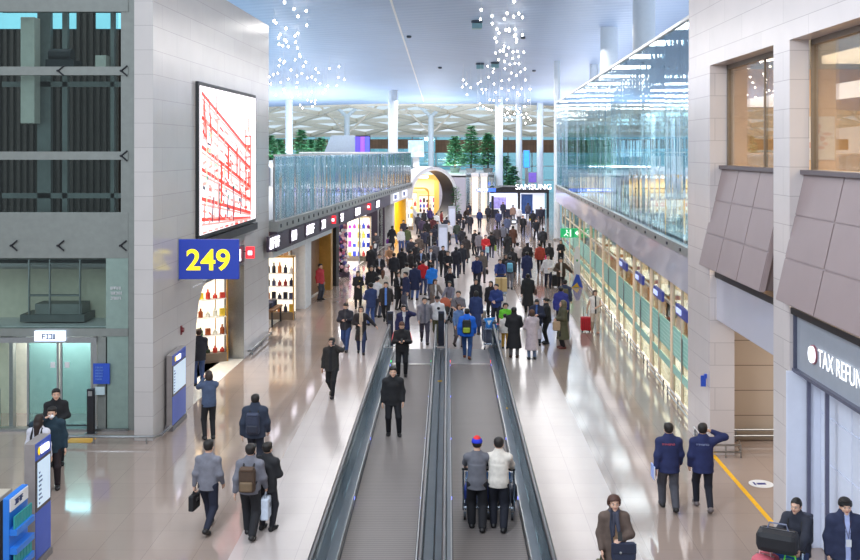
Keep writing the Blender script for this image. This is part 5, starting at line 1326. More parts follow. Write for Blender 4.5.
m = MB(); m.prism([(-.42,0),(.42,0),(.15,.7),(-.05,.75)], lambda u,v,k: (u,k,v), -.03, -.02); m.build('blue_foot', BLUEP, t); m = MB(); m.prism([(-.42,0),(.2,0),(.0,.28)], lambda u,v,k: (u,k,v), -.045, -.03); m.build('yellow_foot', mat('banner_yellow', (240,200,60), .5), t)
m = MB(); m.ell((0,-.02,1.5),(.07,.01,.07)); m.build('green_mark', mat('banner_green', (60,160,90), .5), t); MB().lathe([(.3,0),(.3,.03)],n=16).build('base', STEEL, t)
# ------------------------------------------------------------------ everyone in the hall (pixel column and head height give the place on the floor)
def PP(key, px, hy, heading, pn, top, topc, pants, label, dx=0.0, **kw):
    s = kw.get('size', 1.0)*(.98 if kw.get('female') else 1); b = pn.lstrip('~')
    hh = (1.735-(.925-POSES[b]['pz'])-.10*max(0, math.sin(POSES[b]['lean'])))*s + (.02 if kw.get('hair') in ('curly','hood') else 0)
    d = F*(H-hh-kw.get('z', 0))/(hy-VY)
    kw.pop('dd', None)
    if kw.get('female'): kw['size'] = s
    person(key, ((px-VX)*d/F+dx, d), heading, pn, top, topc, pants, label, **kw)
BR = (58,38,28); JEAN = (56,76,122); GR = (104,104,112)
# --- near
PP('grey', 208, 441, 172, 'walk_bag', 'shirt', (118,118,128), (32,36,54), 'man in grey shirt walking away with a black briefcase in his hand', sole=(70,190,190))
PP('hoodie', 250, 445, 178, 'stroll', 'sweater', (112,112,122), (30,30,35), 'man in grey hooded sweater with a brown backpack, walking away', sole=(190,215,215), wide=.012)
PP('black_by', 267, 443, 160, 'hold_front', 'jacket', (36,36,40), (36,36,44), 'person in black jacket half hidden behind the man with the brown backpack', size=.95)
PP('navy_pack', 255, 395, 180, 'stroll', 'puffer', (44,52,70), (30,34,48), 'man in dark navy jacket with a dark backpack, ahead of the brown backpack man')
PP('blue_woman', 209, 371, 205, 'photo', 'sweater', (72,86,114), (28,28,32), 'woman in blue grey sweater and black leggings near the stone wall opening', hair='bob', hairc=(50,36,32), female=True)
PP('shop_edge', 199, 329, -150, 'hold_front', 'jacket', (40,40,50), JEAN, 'person in dark jacket and jeans in the portal shop, partly behind the stone wall', hairc=BR)
PP('phone', 332, 338, -8, 'call_walk', 'jacket', (46,44,44), (28,28,32), 'man in black walking alone with a hand to his ear', inner=(32,32,36))
PP('walk_black', 393, 367, 4, 'stand_easy', 'jacket', (28,28,32), (26,26,32), 'man in all black standing on the near part of the stone side walkway')
PP('stripe', 402, 322, 0, 'text', 'jacket', (30,28,32), (28,28,32), 'man in black jacket with pale red shoulder stripes at the walkway entrance', hairc=(80,48,36))
PP('call_navy', 404, 305, 4, 'call', 'suit', (34,38,78), (34,36,50), 'man in navy suit jacket on the phone behind the striped jacket man', inner=(200,200,205))
PP('cap', 477, 440, 178, 'push', 'tee', (98,98,106), (28,28,34), 'person in grey tee shirt and blue and red cap pushing a trolley on the walkway', hair='cap', hairc=(36,52,190), wide=.015)
PP('white_sweater', 498.5, 440, 174, 'push', 'sweater', (214,206,196), (30,32,44), 'man in cream sweater pushing a trolley on the walkway', wide=.01)
PP('scarf', 614, 494, 0, 'hold_walk', 'coat', (96,80,72), (28,30,40), 'woman in brown coat and dark scarf holding a navy bag, walking towards the viewer', hair='curly', hairc=(74,44,34), inner=(208,166,130), female=True, scarf=(66,68,84))
PP('staff_a', 669, 424, 180, 'stroll', 'jacket', (34,42,84), (76,76,84), 'man in navy staff jacket and grey trousers carrying a pale blue folder', sole=(220,220,220), wide=.012)
PP('staff_b', 703, 424, 178, 'lift_arm', 'jacket', (34,42,86), (30,32,44), 'man in navy staff jacket and dark trousers raising one hand to his head', shoec=(110,100,100))
PP('cart_woman', 799, 497, -42, 'push', 'jacket', (44,46,58), (52,64,100), 'woman in dark jacket pushing a loaded luggage cart by the white shopfront', hair='tail', female=True)
PP('puffer', 848, 498, -6, 'stand_easy', 'puffer', (42,48,76), (40,46,72), 'man in dark blue puffer jacket and black headband beside the white shopfront', dx=-.05, inner=(170,180,220))
PP('lift_man', 56, 389, 25, 'hold_front', 'sweater', (26,26,30), (28,30,38), 'man in black sweater in front of the glass lift doors')
PP('mask', 52, 407, 15, '~call', 'jacket', (28,50,64), (38,28,34), 'person in dark teal jacket wearing a white face mask near the lift')
PP('hood_back', 38.5, 415, 178, 'stand', 'sweater', (208,206,216), (40,34,40), 'person in white top with black straps just behind the near information kiosk', hair='long', hairc=(40,26,22), female=True)
# --- middle distance, towards the left shops
PP('couple_m', 346, 303, -6, 'text_walk', 'jacket', (44,44,54), (52,74,124), 'man in dark jacket and blue jeans looking down at his hands', inner=(60,60,66))
PP('couple_f', 361, 306, 6, 'reach', 'coat', (36,32,36), (40,52,88), 'woman in open black coat and beige scarf with one arm swung out', hair='bob', inner=(206,184,164), female=True, scarf=(196,176,156))
PP('navy_back', 371, 283, -150, 'hold_front', 'suit', (44,58,100), (58,80,134), 'man in blue jacket and blue jeans turned half away, behind the black coat woman')
PP('bag_woman', 358, 271, 10, 'hold_front', 'dress', (34,32,36), (26,26,30), 'woman in short black dress coat and leggings with a small yellow badge', hair='long', female=True)
PP('open_collar', 386, 282, 0, 'walk', 'jacket', (52,46,46), (34,32,36), 'man in dark brown jacket over bright blue shirt walking to the viewer', inner=(92,134,210))
PP('white_cap', 377, 277, 150, 'stand', 'shirt', (206,208,216), (70,74,90), 'person in white shirt and black cap behind the blue jacket man', hair='cap', hairc=(28,28,32))
PP('suit_far', 371.5, 266, 5, 'stand', 'suit', BLACK, (30,30,36), 'man in black suit facing the viewer left of the long brown haired woman')
PP('uniform', 398, 272, 40, 'hold_front', 'suit', (32,30,34), (30,28,34), 'woman in black top and black skirt beside the man in navy jacket and grey trousers', hair='long', inner=(214,204,204), female=True, skirt=True)
PP('navy_grey', 406, 272, -60, 'stand', 'suit', (38,46,82), (86,88,102), 'man in navy jacket and grey trousers facing the woman in black skirt')
PP('white_coat', 407, 263, 180, 'stand', 'jacket', (216,208,198), (60,60,72), 'person in cream white jacket seen from behind among dark suits')
PP('navy_jean', 415, 264, 170, 'stand_easy', 'coat', (36,44,78), (70,100,160), 'man in navy coat and light jeans seen from behind next to the red top')
PP('red', 423, 260, 165, 'stand', 'sweater', (190,36,44), (60,70,110), 'person in bright red top and jeans with back turned in the suit crowd')
PP('bright_blue', 432, 264, -150, 'hold_front', 'puffer', (34,120,214), (80,80,96), 'person in bright sky blue jacket beside the red top person', hairc=BR)
PP('two_suit_a', 421, 249, 4, 'hold_front', 'suit', (36,36,44), BLACK, 'man in dark suit and blue shirt facing the viewer behind the red top person', inner=(150,170,220))
PP('two_suit_b', 431, 248, -6, 'hold_front', 'suit', (34,36,48), BLACK, 'man in dark suit and white shirt facing the viewer, above the sky blue jacket', inner=(220,222,230))
PP('suit_back_a', 394, 253, 180, 'stand', 'suit', (34,36,44), BLACK, 'man in charcoal suit seen from behind at the shop side end of the suit crowd')
PP('suit_back_b', 402, 248, 182, 'stand', 'coat', (30,30,36), BLACK, 'tall man in black coat seen from behind, above the white jacket person')
PP('suit_back_c', 410.5, 250, 120, 'stand', 'jacket', (32,30,34), BLACK, 'man in black jacket turned to the walkway side in the suit crowd')
PP('long_brown', 383, 270, 175, 'stand', 'coat', (206,196,184), (96,84,80), 'woman with long brown hair and cream coat seen from behind', hair='long', hairc=(96,58,40), female=True)
PP('cardigan', 424.5, 297.5, 6, 'walk', 'jacket', (126,122,130), (62,58,72), 'man in open grey cardigan walking towards the walkway', inner=(92,92,104))
PP('logo_man', 437.5, 296, -6, 'walk_bag', 'sweater', (218,216,218), (78,78,54), 'man in white top with round dark emblem and olive trousers', hat=(34,34,40))
PP('brown_push', 434, 279, 25, 'push', 'coat', (112,100,94), (60,58,64), 'woman in taupe coat over white top behind the white top emblem man', hair='bob', inner=(222,220,220), female=True)
PP('grey_tee_f', 450.5, 281, -20, 'push', 'shirt', (118,116,130), (44,44,52), 'woman with long black hair and grey top pushing a pram', hair='long', female=True)
PP('grey_tee_m', 458.5, 291, -10, 'hold_front', 'tee', (108,104,110), (44,44,54), 'man in grey tee shirt with dark shoulder strap facing the viewer')
PP('denim', 458.5, 304, 25, 'stroll', 'shirt', (98,126,170), (112,104,108), 'slight person in denim blue top and grey trousers before the grey tee shirt man', hair='bob', hairc=(80,50,36), size=.93, female=True)
PP('royal', 467, 309, 176, 'stroll', 'puffer', (24,98,206), (50,80,130), 'man in royal blue jacket with a black and green backpack walking away', shoec=(120,70,44))
PP('navy_dress', 476, 291, 165, 'stand', 'longcoat', (40,56,100), (40,52,88), 'woman in long navy coat standing beside the royal blue jacket man', hair='bob', female=True)
PP('black_behind', 476, 279, -5, 'stand', 'jacket', (32,34,42), BLACK, 'woman with long hair in black jacket behind the long navy coat woman', hair='long', female=True)
PP('navy_sweater', 477, 256, 0, 'walk', 'sweater', (32,46,94), (34,36,48), 'man in navy sweater and dark trousers walking to the viewer in mid hall')
PP('taupe', 482, 251, 8, 'walk_bag', 'coat', (104,94,90), (60,56,60), 'man in taupe coat half behind the navy sweater man, carrying a bag')
PP('photo_man', 450, 267, 0, 'photo', 'shirt', (30,32,44), (30,32,46), 'person in black holding a phone up in front of the trio in black')
PP('trio_a', 443, 246, 10, 'stand', 'suit', (30,30,36), BLACK, 'slim man in black suit, first of the trio beside the grey totem', inner=(60,60,66))
PP('trio_b', 448, 251, -4, 'hold_front', 'shirt', (28,30,36), (30,32,40), 'person in black shirt looking down, middle of the trio by the totem')
PP('trio_c', 456, 247, 170, 'stand', 'puffer', (30,32,44), (38,42,66), 'person in bulky black jacket with back turned, last of the trio by the totem')
# --- middle distance, towards the right
PP('carton', 500, 259, 0, 'push', 'jacket', (40,58,120), (36,38,50), 'man in blue jacket pushing a beige carton on a cart')
PP('carton_f', 505.5, 254, 20, 'stand', 'jacket', (40,38,42), (50,50,60), 'woman with dark hair just behind the carton pushing man', hair='long', female=True)
PP('sky_pack', 510, 256, 175, 'stroll', 'sweater', (60,60,70), (120,120,130), 'person with a light blue backpack beside the carton cart, walking away')
PP('navy_long', 527, 252, 178, 'stand', 'longcoat', (36,44,82), (32,34,44), 'man in straight navy coat standing with back to the viewer near the robot')
PP('white_pull', 548, 255, 4, 'pull', 'jacket', (222,220,224), (32,36,56), 'man in white and black jacket pulling a black suitcase', inner=(230,228,230))
PP('brown_puffer', 561, 258, -6, 'reach', 'puffer', (70,56,46), (34,32,36), 'man in brown puffer jacket over white shirt holding hands out', inner=(216,212,206))
PP('long_black', 528, 274, 178, 'stroll', 'longcoat', (30,30,33), (28,28,32), 'person in long quilted black coat seen from behind with a brown bag')
PP('bench_a', 491, 281, -15, 'stand', 'jacket', (34,32,38), BLACK, 'woman with long black hair standing behind the seated white coat woman', hair='long', female=True)
PP('bench_b', 496.5, 284, -25, 'hold_front', 'jacket', (40,58,116), (34,36,46), 'person in blue and black jacket beside the seated white coat woman')
PP('sitting', 501, 290, -30, 'sit', 'coat', (222,212,210), (28,28,32), 'woman in white coat and black trousers sitting on a low bench', hair='long', hairc=(58,36,30), female=True)
PP('vest', 505.5, 302.5, 10, 'stand', 'tee', (104,190,50), (40,40,46), 'youngster with curly black hair in lime green and black top', hair='curly', hairc=(22,20,20), size=.88)
PP('mustard', 505, 314, 170, 'stand', 'jacket', (206,200,196), (190,146,60), 'child in white jacket and mustard trousers beside the black overcoat man', size=.72)
PP('overcoat', 514, 307.5, 168, 'hold_front', 'longcoat', (30,30,34), (112,108,110), 'man in long black overcoat and grey trousers seen from behind', shoec=(70,44,36))
PP('lavender', 532, 310, 190, 'hold_front', 'longcoat', (182,168,174), (110,124,152), 'woman in long pale lavender coat and brown hat seen from behind', hair='bob', hairc=BR, hat=(92,64,50), female=True)
PP('blue_collar', 537, 299, -10, 'text', 'puffer', (34,38,60), (34,36,46), 'woman in dark jacket with blue collar looking down, facing the black jacket woman', hair='bob', inner=(60,90,150), female=True)
PP('black_left', 547, 298, -85, 'text', 'puffer', (28,28,32), (26,26,30), 'woman in slim black padded jacket turned sideways over her phone', hair='tail', female=True)
PP('purple_blue', 561, 287, 168, 'stand', 'puffer', (46,52,128), (36,38,56), 'person in violet blue jacket behind the olive coat person')
PP('olive_pack', 565, 280, 170, 'stand', 'jacket', (50,58,84), (44,48,62), 'person in dark navy jacket wearing an olive backpack, furthest of the olive coat group')
PP('olive', 563, 300, -80, 'hold_front', 'longcoat', (78,76,56), (28,28,32), 'person in long olive parka with fur hood standing sideways', hair='hood', hairc=(96,84,62), shoec=(90,40,34))
PP('red_case', 595, 290, 2, 'pull', 'vest', (222,214,208), (198,180,160), 'woman in white top and beige trousers pulling a red suitcase', hair='long', hairc=(52,30,26), female=True, inner=(50,44,50), shoec=(190,150,130))
PP('clerk', 672, 294, -60, 'stand', 'shirt', (36,38,46), BLACK, 'clerk in dark shirt inside the right glass shopfront behind the blue sign')
# --- far crowd, left shops
PP('b_purple', 392, 226, 150, 'walk', 'coat', (36,36,42), BLACK, 'person in black coat with a purple bag outside the dark shopfront')
PP('b_white', 401, 228, 20, 'stand', 'sweater', (224,222,226), (60,78,130), 'person in white top and jeans by the last white shop')
PP('b_green', 407, 227, 170, 'stroll', 'jacket', (84,96,62), (70,92,140), 'person in olive green jacket and jeans by the last white shop')
PP('b_yellow', 403.5, 220, 0, 'stand', 'shirt', (60,56,70), BLACK, 'dark haired person behind the white top person at the last white shop')
PP('b_sit', 389, 246, 10, 'sit', 'jacket', (142,106,78), (100,80,66), 'woman in tan jacket sitting low with long brown hair by the left shops', hair='long', hairc=(84,50,36), female=True)
PP('b_shopper', 376, 232, -20, 'hold_walk', 'jacket', (74,74,84), (44,46,60), 'shopper in grey jacket with a white bag before the bright display room')
PP('b_orange', 371, 246, 170, 'stand', 'coat', (34,34,40), BLACK, 'person with orange brown hair in black coat by the bright display room', hairc=(150,84,40))
PP('b_suit', 379.5, 254, 0, 'hold_front', 'suit', (34,34,42), BLACK, 'man in dark suit with folded hands outside the bright display room', inner=(200,200,210))
PP('b_red', 320, 264, 60, 'stand', 'jacket', (176,52,60), (66,66,76), 'person in red and grey jacket at the brown wooden shop door')
PP('c1', 427, 220.5, 178, 'walk', 'longcoat', (28,28,32), BLACK, 'person in long black coat walking towards the ring portal')
PP('c2', 431, 232, 4, 'walk', 'jacket', (34,34,40), (90,100,130), 'man in black jacket and washed jeans walking out of the portal crowd', inner=(190,186,186))
PP('c3', 441, 236, 172, 'stand', 'puffer', (36,48,84), (40,46,70), 'person in bulky navy jacket above the trio by the totem')
PP('c4', 422, 218, 180, 'stroll', 'jacket', (76,66,92), (60,60,76), 'person in dusky violet jacket in front of the yellow column')
PP('c5', 437.5, 221, 30, 'stand', 'jacket', (34,36,48), BLACK, 'person in black jacket facing sideways under the ring portal')
PP('c6', 446.5, 217, 175, 'stand', 'jacket', (40,42,60), (90,88,96), 'person in midnight blue jacket and grey trousers at the ring portal foot')
PP('c7', 452, 213, 170, 'stroll', 'coat', (196,186,176), (120,112,110), 'person in beige coat beside the leafy plant of the ring portal')
PP('c8', 457, 222, 172, 'walk', 'jacket', (56,66,58), (64,86,134), 'person in dark green jacket and jeans walking towards the cream pillars')
PP('c9', 463.5, 217, -90, 'photo', 'shirt', (34,36,46), (36,38,50), 'person in dark clothes holding a camera out sideways')
PP('c10', 466, 207, 60, 'bend', 'jacket', (58,46,42), BLACK, 'person in dark brown jacket leaning forward by the gallery wall')
PP('c11', 472, 198, 175, 'stand', 'jacket', (50,70,100), (56,66,96), 'person in slate blue jacket near the first cream pillar')
PP('c12', 479.5, 209.5, 0, 'walk', 'sweater', (40,54,104), (36,38,52), 'man in blue sweater walking alone from the cream pillars')
PP('c13', 475, 230, -40, 'point', 'jacket', (34,34,40), BLACK, 'person in black pointing with a stretched out arm')
PP('c14', 479, 232, 150, 'stand', 'jacket', (124,120,128), (72,72,84), 'person in grey jacket beside the pointing person')
PP('c15', 485.5, 235, 10, 'hold_front', 'jacket', (190,40,48), (60,66,96), 'person in red jacket holding a pale blue bag')
PP('c16', 491.5, 232, 176, 'stroll', 'jacket', (32,32,38), (70,70,80), 'person in black jacket with a green bag beside the red jacket')
PP('c17', 497, 226, 178, 'walk', 'jacket', (70,64,68), (50,50,60), 'person in brown grey jacket walking up the hall behind the green bag person')
PP('c18', 507.5, 233, 178, 'walk', 'longcoat', (30,30,34), BLACK, 'person in long black coat with hood walking up the middle of the hall')
PP('c19', 513, 226, 178, 'stroll', 'coat', (84,54,44), (44,40,44), 'person in russet brown coat walking up the hall')
PP('c20', 507, 216, 178, 'stand', 'jacket', (88,98,130), (60,64,84), 'person in steel blue jacket in front of the electronics pavilion, hair tied up', hair='tail')
PP('c21', 498.5, 211, 178, 'walk', 'jacket', (56,64,104), (44,48,70), 'person in navy violet jacket heading for the black pavilion')
PP('c22', 523, 215.5, 0, 'walk', 'suit', (30,32,38), BLACK, 'man in black suit walking from the black pavilion', inner=(60,60,66))
PP('c23', 533, 210.5, 170, 'stand', 'jacket', (34,34,42), BLACK, 'person in black with a yellow stripe bag in front of the pavilion screens')
PP('c24', 517.5, 243, 178, 'stroll', 'sweater', (196,184,184), (60,58,66), 'person in pale pink grey sweater and dark beanie seen from behind', hat=(28,28,32))
PP('c25', 527.5, 243, 178, 'stroll', 'puffer', (30,30,35), (34,34,40), 'person in black jacket with a white bag walking away, right of the beanie')
PP('c26', 540, 243.5, 176, 'stroll', 'jacket', (150,56,44), (34,34,42), 'person in rust red jacket and dark trousers seen from behind', inner=None)
PP('c27', 549.5, 243, 182, 'stroll', 'jacket', (32,32,38), (40,40,50), 'person in black jacket with a pink bag seen from behind', hair='bob', female=True)
PP('c28', 561, 240, -20, 'hold_front', 'shirt', (34,32,36), (30,30,34), 'woman in black with folded arms by the slim white column', hair='long', female=True)
PP('c29', 512.5, 248, 176, 'walk', 'coat', (36,36,42), BLACK, 'person in charcoal coat walking away just below the long black hooded coat')
PP('c30', 436.5, 213, 170, 'stand', 'sweater', (216,222,230), (90,110,150), 'person in white top right in front of the pale service desk')
PP('c31', 430, 208, 160, 'stand', 'jacket', (70,58,110), BLACK, 'person in purple jacket at the service desk')
PP('c32', 441.5, 211, 100, 'stand', 'jacket', (120,44,44), BLACK, 'person in dark red jacket at the end of the service desk')
PP('c33', 424, 210, 140, 'stand', 'jacket', (34,36,44), BLACK, 'person in black jacket near the yellow column and the desk')
PP('c34', 488, 205.5, 175, 'walk', 'jacket', (40,42,52), BLACK, 'person in dark grey jacket passing under the blue direction sign')
PP('c35', 513, 205, 178, 'stand', 'jacket', (150,124,112), (70,66,74), 'person in tan jacket looking at the pavilion wall screen')
PP('c36', 519, 207, 178, 'stand', 'sweater', (230,230,234), (70,72,84), 'person in white top at the pavilion middle post')
PP('c37', 541, 207, 5, 'stand', 'jacket', (42,44,60), BLACK, 'person in dark jacket at the column end of the pavilion')
PP('c38', 492, 199.5, 178, 'stand', 'jacket', (60,84,130), (40,44,60), 'person in blue jacket behind the second cream pillar')
PP('c39', 450, 208, 60, 'walk', 'jacket', (34,34,40), BLACK, 'person in black walking past the pot of the leafy plant')
PP('c40', 435, 242, 175, 'stand', 'jacket', (92,90,100), (120,124,140), 'person in mid grey jacket at the top edge of the suit crowd')
PP('c41', 543, 228, 178, 'stroll', 'jacket', (44,44,52), BLACK, 'person in dark jacket alone in the open floor before the slim white column')
PP('c42', 462, 228, 175, 'walk', 'jacket', (40,40,48), (52,60,90), 'person in black jacket and blue trousers walking up the hall by the far totem')
PP('c43', 416, 243, 30, 'stand', 'jacket', (36,34,40), BLACK, 'person in black jacket behind the two suited men')
PP('c44', 466, 236, 178, 'stroll', 'longcoat', (52,46,48), BLACK, 'person in dark brown long coat in the gap before the pointing person')
PP('c45', 446, 228, 20, 'stand', 'jacket', (44,38,40), (70,70,84), 'person in dark jacket with brown hair between the ring portal and the trio', hairc=BR)
PP('c46', 434, 226, 178, 'walk', 'puffer', (38,40,56), (52,56,80), 'person in dark blue puffer jacket between the black coat and the washed jeans man')

EX = [('d1',418,214,150,'stand',(60,64,84),'person in blue grey jacket against the yellow column'),('d2',426,203,20,'stand',(200,190,180),'person in sand coloured top at the far side of the service desk'),('d3',433,217,178,'walk',(90,44,50),'person in maroon jacket under the middle of the ring portal'),('d4',459,211,170,'stroll',(36,38,48),'person in black jacket at the lavender gallery wall'),('d5',455,205,178,'stand',(150,150,160),'person in light grey jacket far back by the gallery wall'),
 ('d6',470,214,0,'walk',(48,48,58),'person in charcoal jacket coming forward between gallery wall and cream pillars'),('d7',449,222,-30,'stand',(206,206,212),'person in white jacket between the ring portal plant and the trio'),('d8',425,229,178,'stroll',(44,46,66),'person in navy jacket behind the washed jeans man'),('d9',419,235,170,'stand',(92,80,74),'person in brown jacket on the shop side of the crowd'),('d10',411,238,20,'stand',(38,40,52),'person in dark jacket below the last white shop'),
 ('d11',469,203,178,'stand',(38,42,60),'person in ink blue jacket before the glass gallery screen'),('d12',503,202,0,'stand',(46,50,70),'person in dark blue jacket by the end post of the pavilion'),('d13',528,203,178,'stand',(70,70,84),'person in slate jacket facing the tall pavilion screen'),('d14',536,219,10,'walk',(40,44,56),'person in dark jacket walking forward before the pavilion column end'),('d15',503,224,178,'stroll',(110,112,126),'person in pale grey blue top between the brown and russet coats'),('d16',462,244,0,'stand',(36,38,48),'person in black jacket just right of the trio by the totem')]
for k, px, hy, hd, pn, c, lab in EX: PP(k, px, hy, hd, pn, 'jacket', c, (44,46,58), lab)

# ------------------------------------------------------------------ details worn on the body
def on_body(key, mb, name, m, smooth=True):
    return mb.build(name, m, PEOPLE[key][0], smooth=smooth)
for key, c in (('staff_a', (236,110,120)), ('staff_b', (170,180,215))):
    J = PEOPLE[key][1]; y = J['chest'][1]+.142; z = J['chest'][2]+.075
    m = MB(); glyphs(m, -.15, 0, 10, .038, random.Random(3), 0.0)
    m.v = [Vector((-v.x, y+.005-abs(v.x)*.10, z+v.z)) for v in m.v]
    on_body(key, m, 'back_print', mat('print_%d' % c[0], c, .6), False)
J = PEOPLE['mask'][1]; m = MB(); m.ell((0,-.075,-.045),(.055,.045,.045)); o = on_body('mask', m, 'face_mask', mat('mask_white', (235,236,240), .8)); o.matrix_local = Matrix.Translation(Vector(J['head'])) @ Matrix(rot_head(POSES['~call']).tolist()).to_4x4()
J = PEOPLE['logo_man'][1]; m = MB(); m.ell((J['chest'][0]+.05,J['chest'][1]-.125,J['chest'][2]+.02),(.055,.016,.055)); on_body('logo_man', m, 'emblem', mat('emblem_dark', (34,34,40), .7))
J = PEOPLE['puffer'][1]; m = MB(); m.path([(J['neck'][0]-.05,J['neck'][1]-.12,1.42),(0,-.18,1.16),(.05,J['neck'][1]-.12,1.42)],.007,6); o = on_body('puffer', m, 'lanyard', mat('lanyard_dark', (60,40,60), .6)); MB().box(-.035,.035,-.20,-.19,1.04,1.15).build('name_badge', WHITEM, PEOPLE['puffer'][0])
for k, c in (('stripe', (236,120,124)),):
    J = PEOPLE[k][1]
    for s in 'lr':
        a, b = Vector(J['sh'+s]), Vector(J['el'+s]); off = Vector((.075 if s == 'l' else -.075, -.02, .02))
        m = MB(); m.path([a+off*.6+Vector((0,0,.055)), a+off+Vector((0,0,.0)), (a+b)/2+off*.95, b+off*.8], .013, 6); on_body(k, m, 'sleeve_stripe', mat('stripe_pink', c, .7))
J = PEOPLE['hood_back'][1]
for s in (-1, 1):
    m = MB(); m.path([(s*.10,.12,1.05),(s*.10,.13,1.3),(s*.09,.04,1.47),(s*.09,-.12,1.36)], .022, 6); on_body('hood_back', m, 'strap', BLACKP)
J = PEOPLE['grey_tee_m'][1]; m = MB(); m.path([(-.13,-.03,1.44),(-.02,-.145,1.25),(.13,-.09,1.02)], .016, 6); on_body('grey_tee_m', m, 'shoulder_strap', BLACKP)
J = PEOPLE['cap'][1]; m = MB(); m.ell((0,.012,.085),(.072,.088,.086)); o = on_body('cap', m, 'cap_patch', mat('cap_red', (214,44,44), .7)); o.matrix_local = Matrix.Translation(Vector(J['head']))
J = PEOPLE['puffer'][1]; m = MB(); m.lathe([(.095,-.03),(.098,.0),(.092,.04)], n=20); o = on_body('puffer', m, 'headband', BLACKP); o.matrix_local = Matrix.Translation(Vector(J['head'])+Vector((0,.008,.045)))
J = PEOPLE['bag_woman'][1]; m = MB(); m.ell((.06,-.135,1.28),(.02,.012,.03)); on_body('bag_woman', m, 'badge', mat('badge_yellow', (236,206,60), .5))

# ------------------------------------------------------------------ bags, phones, carts
def bagmat(c): return mat('bag_%d_%d_%d' % c, c, .6, vary=.1, scale=12)
def backpack(key, c, label, pocket=None, size=1.0, back=.20):
    J = PEOPLE[key][1]; p = wpt(key, (0, J['chest'][1]+back, J['chest'][2]-.34)); t = thing('backpack', label, 'backpack', p, yaw_of(key)); t.scale = (size,)*3
    m = MB(); m.box(-.15,.15,-.08,.10,0,.44); m.build('pack', bagmat(c), t, bevel=.05)
    MB().box(-.12,.12,.09,.15,.04,.22).build('front_pocket', bagmat(pocket or tuple(int(v*.8) for v in c)), t, bevel=.03)
    MB().box(-.13,.13,-.02,.12,.40,.47).build('top_flap', bagmat(tuple(min(255, int(v*1.15)) for v in c)), t, bevel=.025)
    for s in (-1, 1):
        m = MB(); m.path([(s*.10,-.07,.05),(s*.14,-.12,.14),(s*.12,-.34,.34),(s*.11,-.30,.45),(s*.10,-.18,.50),(s*.09,-.07,.42)], .018, 6); m.build('shoulder_strap', bagmat((30,28,30)), t, smooth=True)
    return t
def handbag(key, hand, c, label, w=.34, h=.26, d=.12, drop=.14, name='handbag', cat='bag', off=(0,0,0)):
    p = joint(key, 'wr'+hand)+Vector(off); z = max(p.z-.08-drop-h, .02); t = thing(name, label, cat, (p.x, p.y, z), yaw_of(key)+math.pi/2)
    MB().box(-w/2,w/2,-d/2,d/2,0,h).build('body', bagmat(c), t, bevel=.03)
    m = MB(); top = p.z-.085-z; m.path([(-w*.3,0,h-.01),(-w*.22,0,(h+top)/2),(0,0,top),(w*.22,0,(h+top)/2),(w*.3,0,h-.01)], .012, 6); m.build('handle', bagmat(tuple(int(v*.7) for v in c)), t, smooth=True)
    MB().box(-w*.12,w*.12,d/2-.005,d/2+.012,h*.55,h*.75).build('clasp', STEEL, t)
    return t
backpack('hoodie', (74,56,44), 'brown backpack with tan pocket worn by the grey hooded man', (112,92,70))
backpack('navy_pack', (50,56,76), 'dark slate backpack on the navy jacket man', None, 1.0, .22)
backpack('royal', (36,38,40), 'black and lime backpack on the royal blue jacket', (150,170,50), 1.0, .22)
backpack('sky_pack', (120,190,220), 'light blue backpack beside the carton cart')
backpack('olive_pack', (92,84,58), 'olive backpack on the person behind the violet blue jacket')
backpack('cart_woman', (44,48,66), 'navy and red backpack on the woman pushing the loaded cart', (150,50,60))
handbag('grey', 'l', (26,26,30), 'black briefcase carried by the man in grey shirt', .36, .30, .11, .06, 'briefcase', 'briefcase')
t = handbag('hoodie', 'r', (204,214,230), 'white plastic bag carried by the brown backpack man', .30, .40, .16, .10, 'shopping_bag', 'shopping bag')
handbag('black_by', 'l', (32,34,40), 'black pouch held by the person behind the brown backpack man', .2, .16, .1, -.02)
handbag('scarf', 'r', (96,88,60), 'olive leather bag in the lowered hand of the scarf woman', .34, .34, .14, .12, 'tote_bag')
t = thing('shoulder_bag', 'navy shoulder bag in front of the scarf woman', 'bag', wpt('scarf', (.10,-.29,.78)), yaw_of('scarf'))
m = MB(); m.box(-.19,.19,-.06,.06,0,.27); m.build('body', bagmat((40,48,72)), t, bevel=.03); MB().box(-.19,.19,-.075,-.055,.12,.28).build('flap', bagmat((34,40,62)), t, bevel=.01); MB().ell((-.06,-.08,.14),(.02,.008,.02)).build('clasp', STEEL, t)
m = MB(); m.path([(-.17,0,.25),(-.2,.06,.5),(-.16,.2,.73),(-.02,.33,.74)], .013, 6); m.build('strap', bagmat((30,36,56)), t, smooth=True)
t = thing('folder', 'pale blue folder under the arm of the staff man in grey trousers', 'folder', joint('staff_a','wrl')+Vector((-.05,.06,-.10)), yaw_of('staff_a')); MB().box(-.015,.015,-.15,.15,-.12,.14).build('cover', mat('folder_blue', (160,180,240), .5), t); MB().box(-.010,.010,-.145,.155,-.115,.135).build('paper_sheets', WHITEM, t)
handbag('couple_f', 'r', (30,30,34), 'black handbag of the woman in open black coat', .32, .24, .12, .02)
handbag('navy_back', 'r', (120,40,52), 'dark red bag held by the man in blue jacket and jeans', .24, .22, .1, .04)
handbag('taupe', 'l', (58,50,50), 'dark bag carried by the man in taupe coat', .3, .26, .1, .06)
handbag('long_black', 'r', (84,60,54), 'brown bag at the side of the long quilted black coat', .30, .28, .12, -.25, off=(.08,-.05,0))
handbag('olive', 'l', (176,148,122), 'beige furry bag held by the olive parka person', .30, .34, .16, .0, off=(0,0,0))
handbag('b_purple', 'l', (140,60,170), 'purple bag outside the dark shopfront', .3, .3, .12, .05)
handbag('b_shopper', 'l', (232,232,236), 'white bag of the shopper by the bright display room', .28, .3, .1, .05, 'shopping_bag', 'shopping bag')
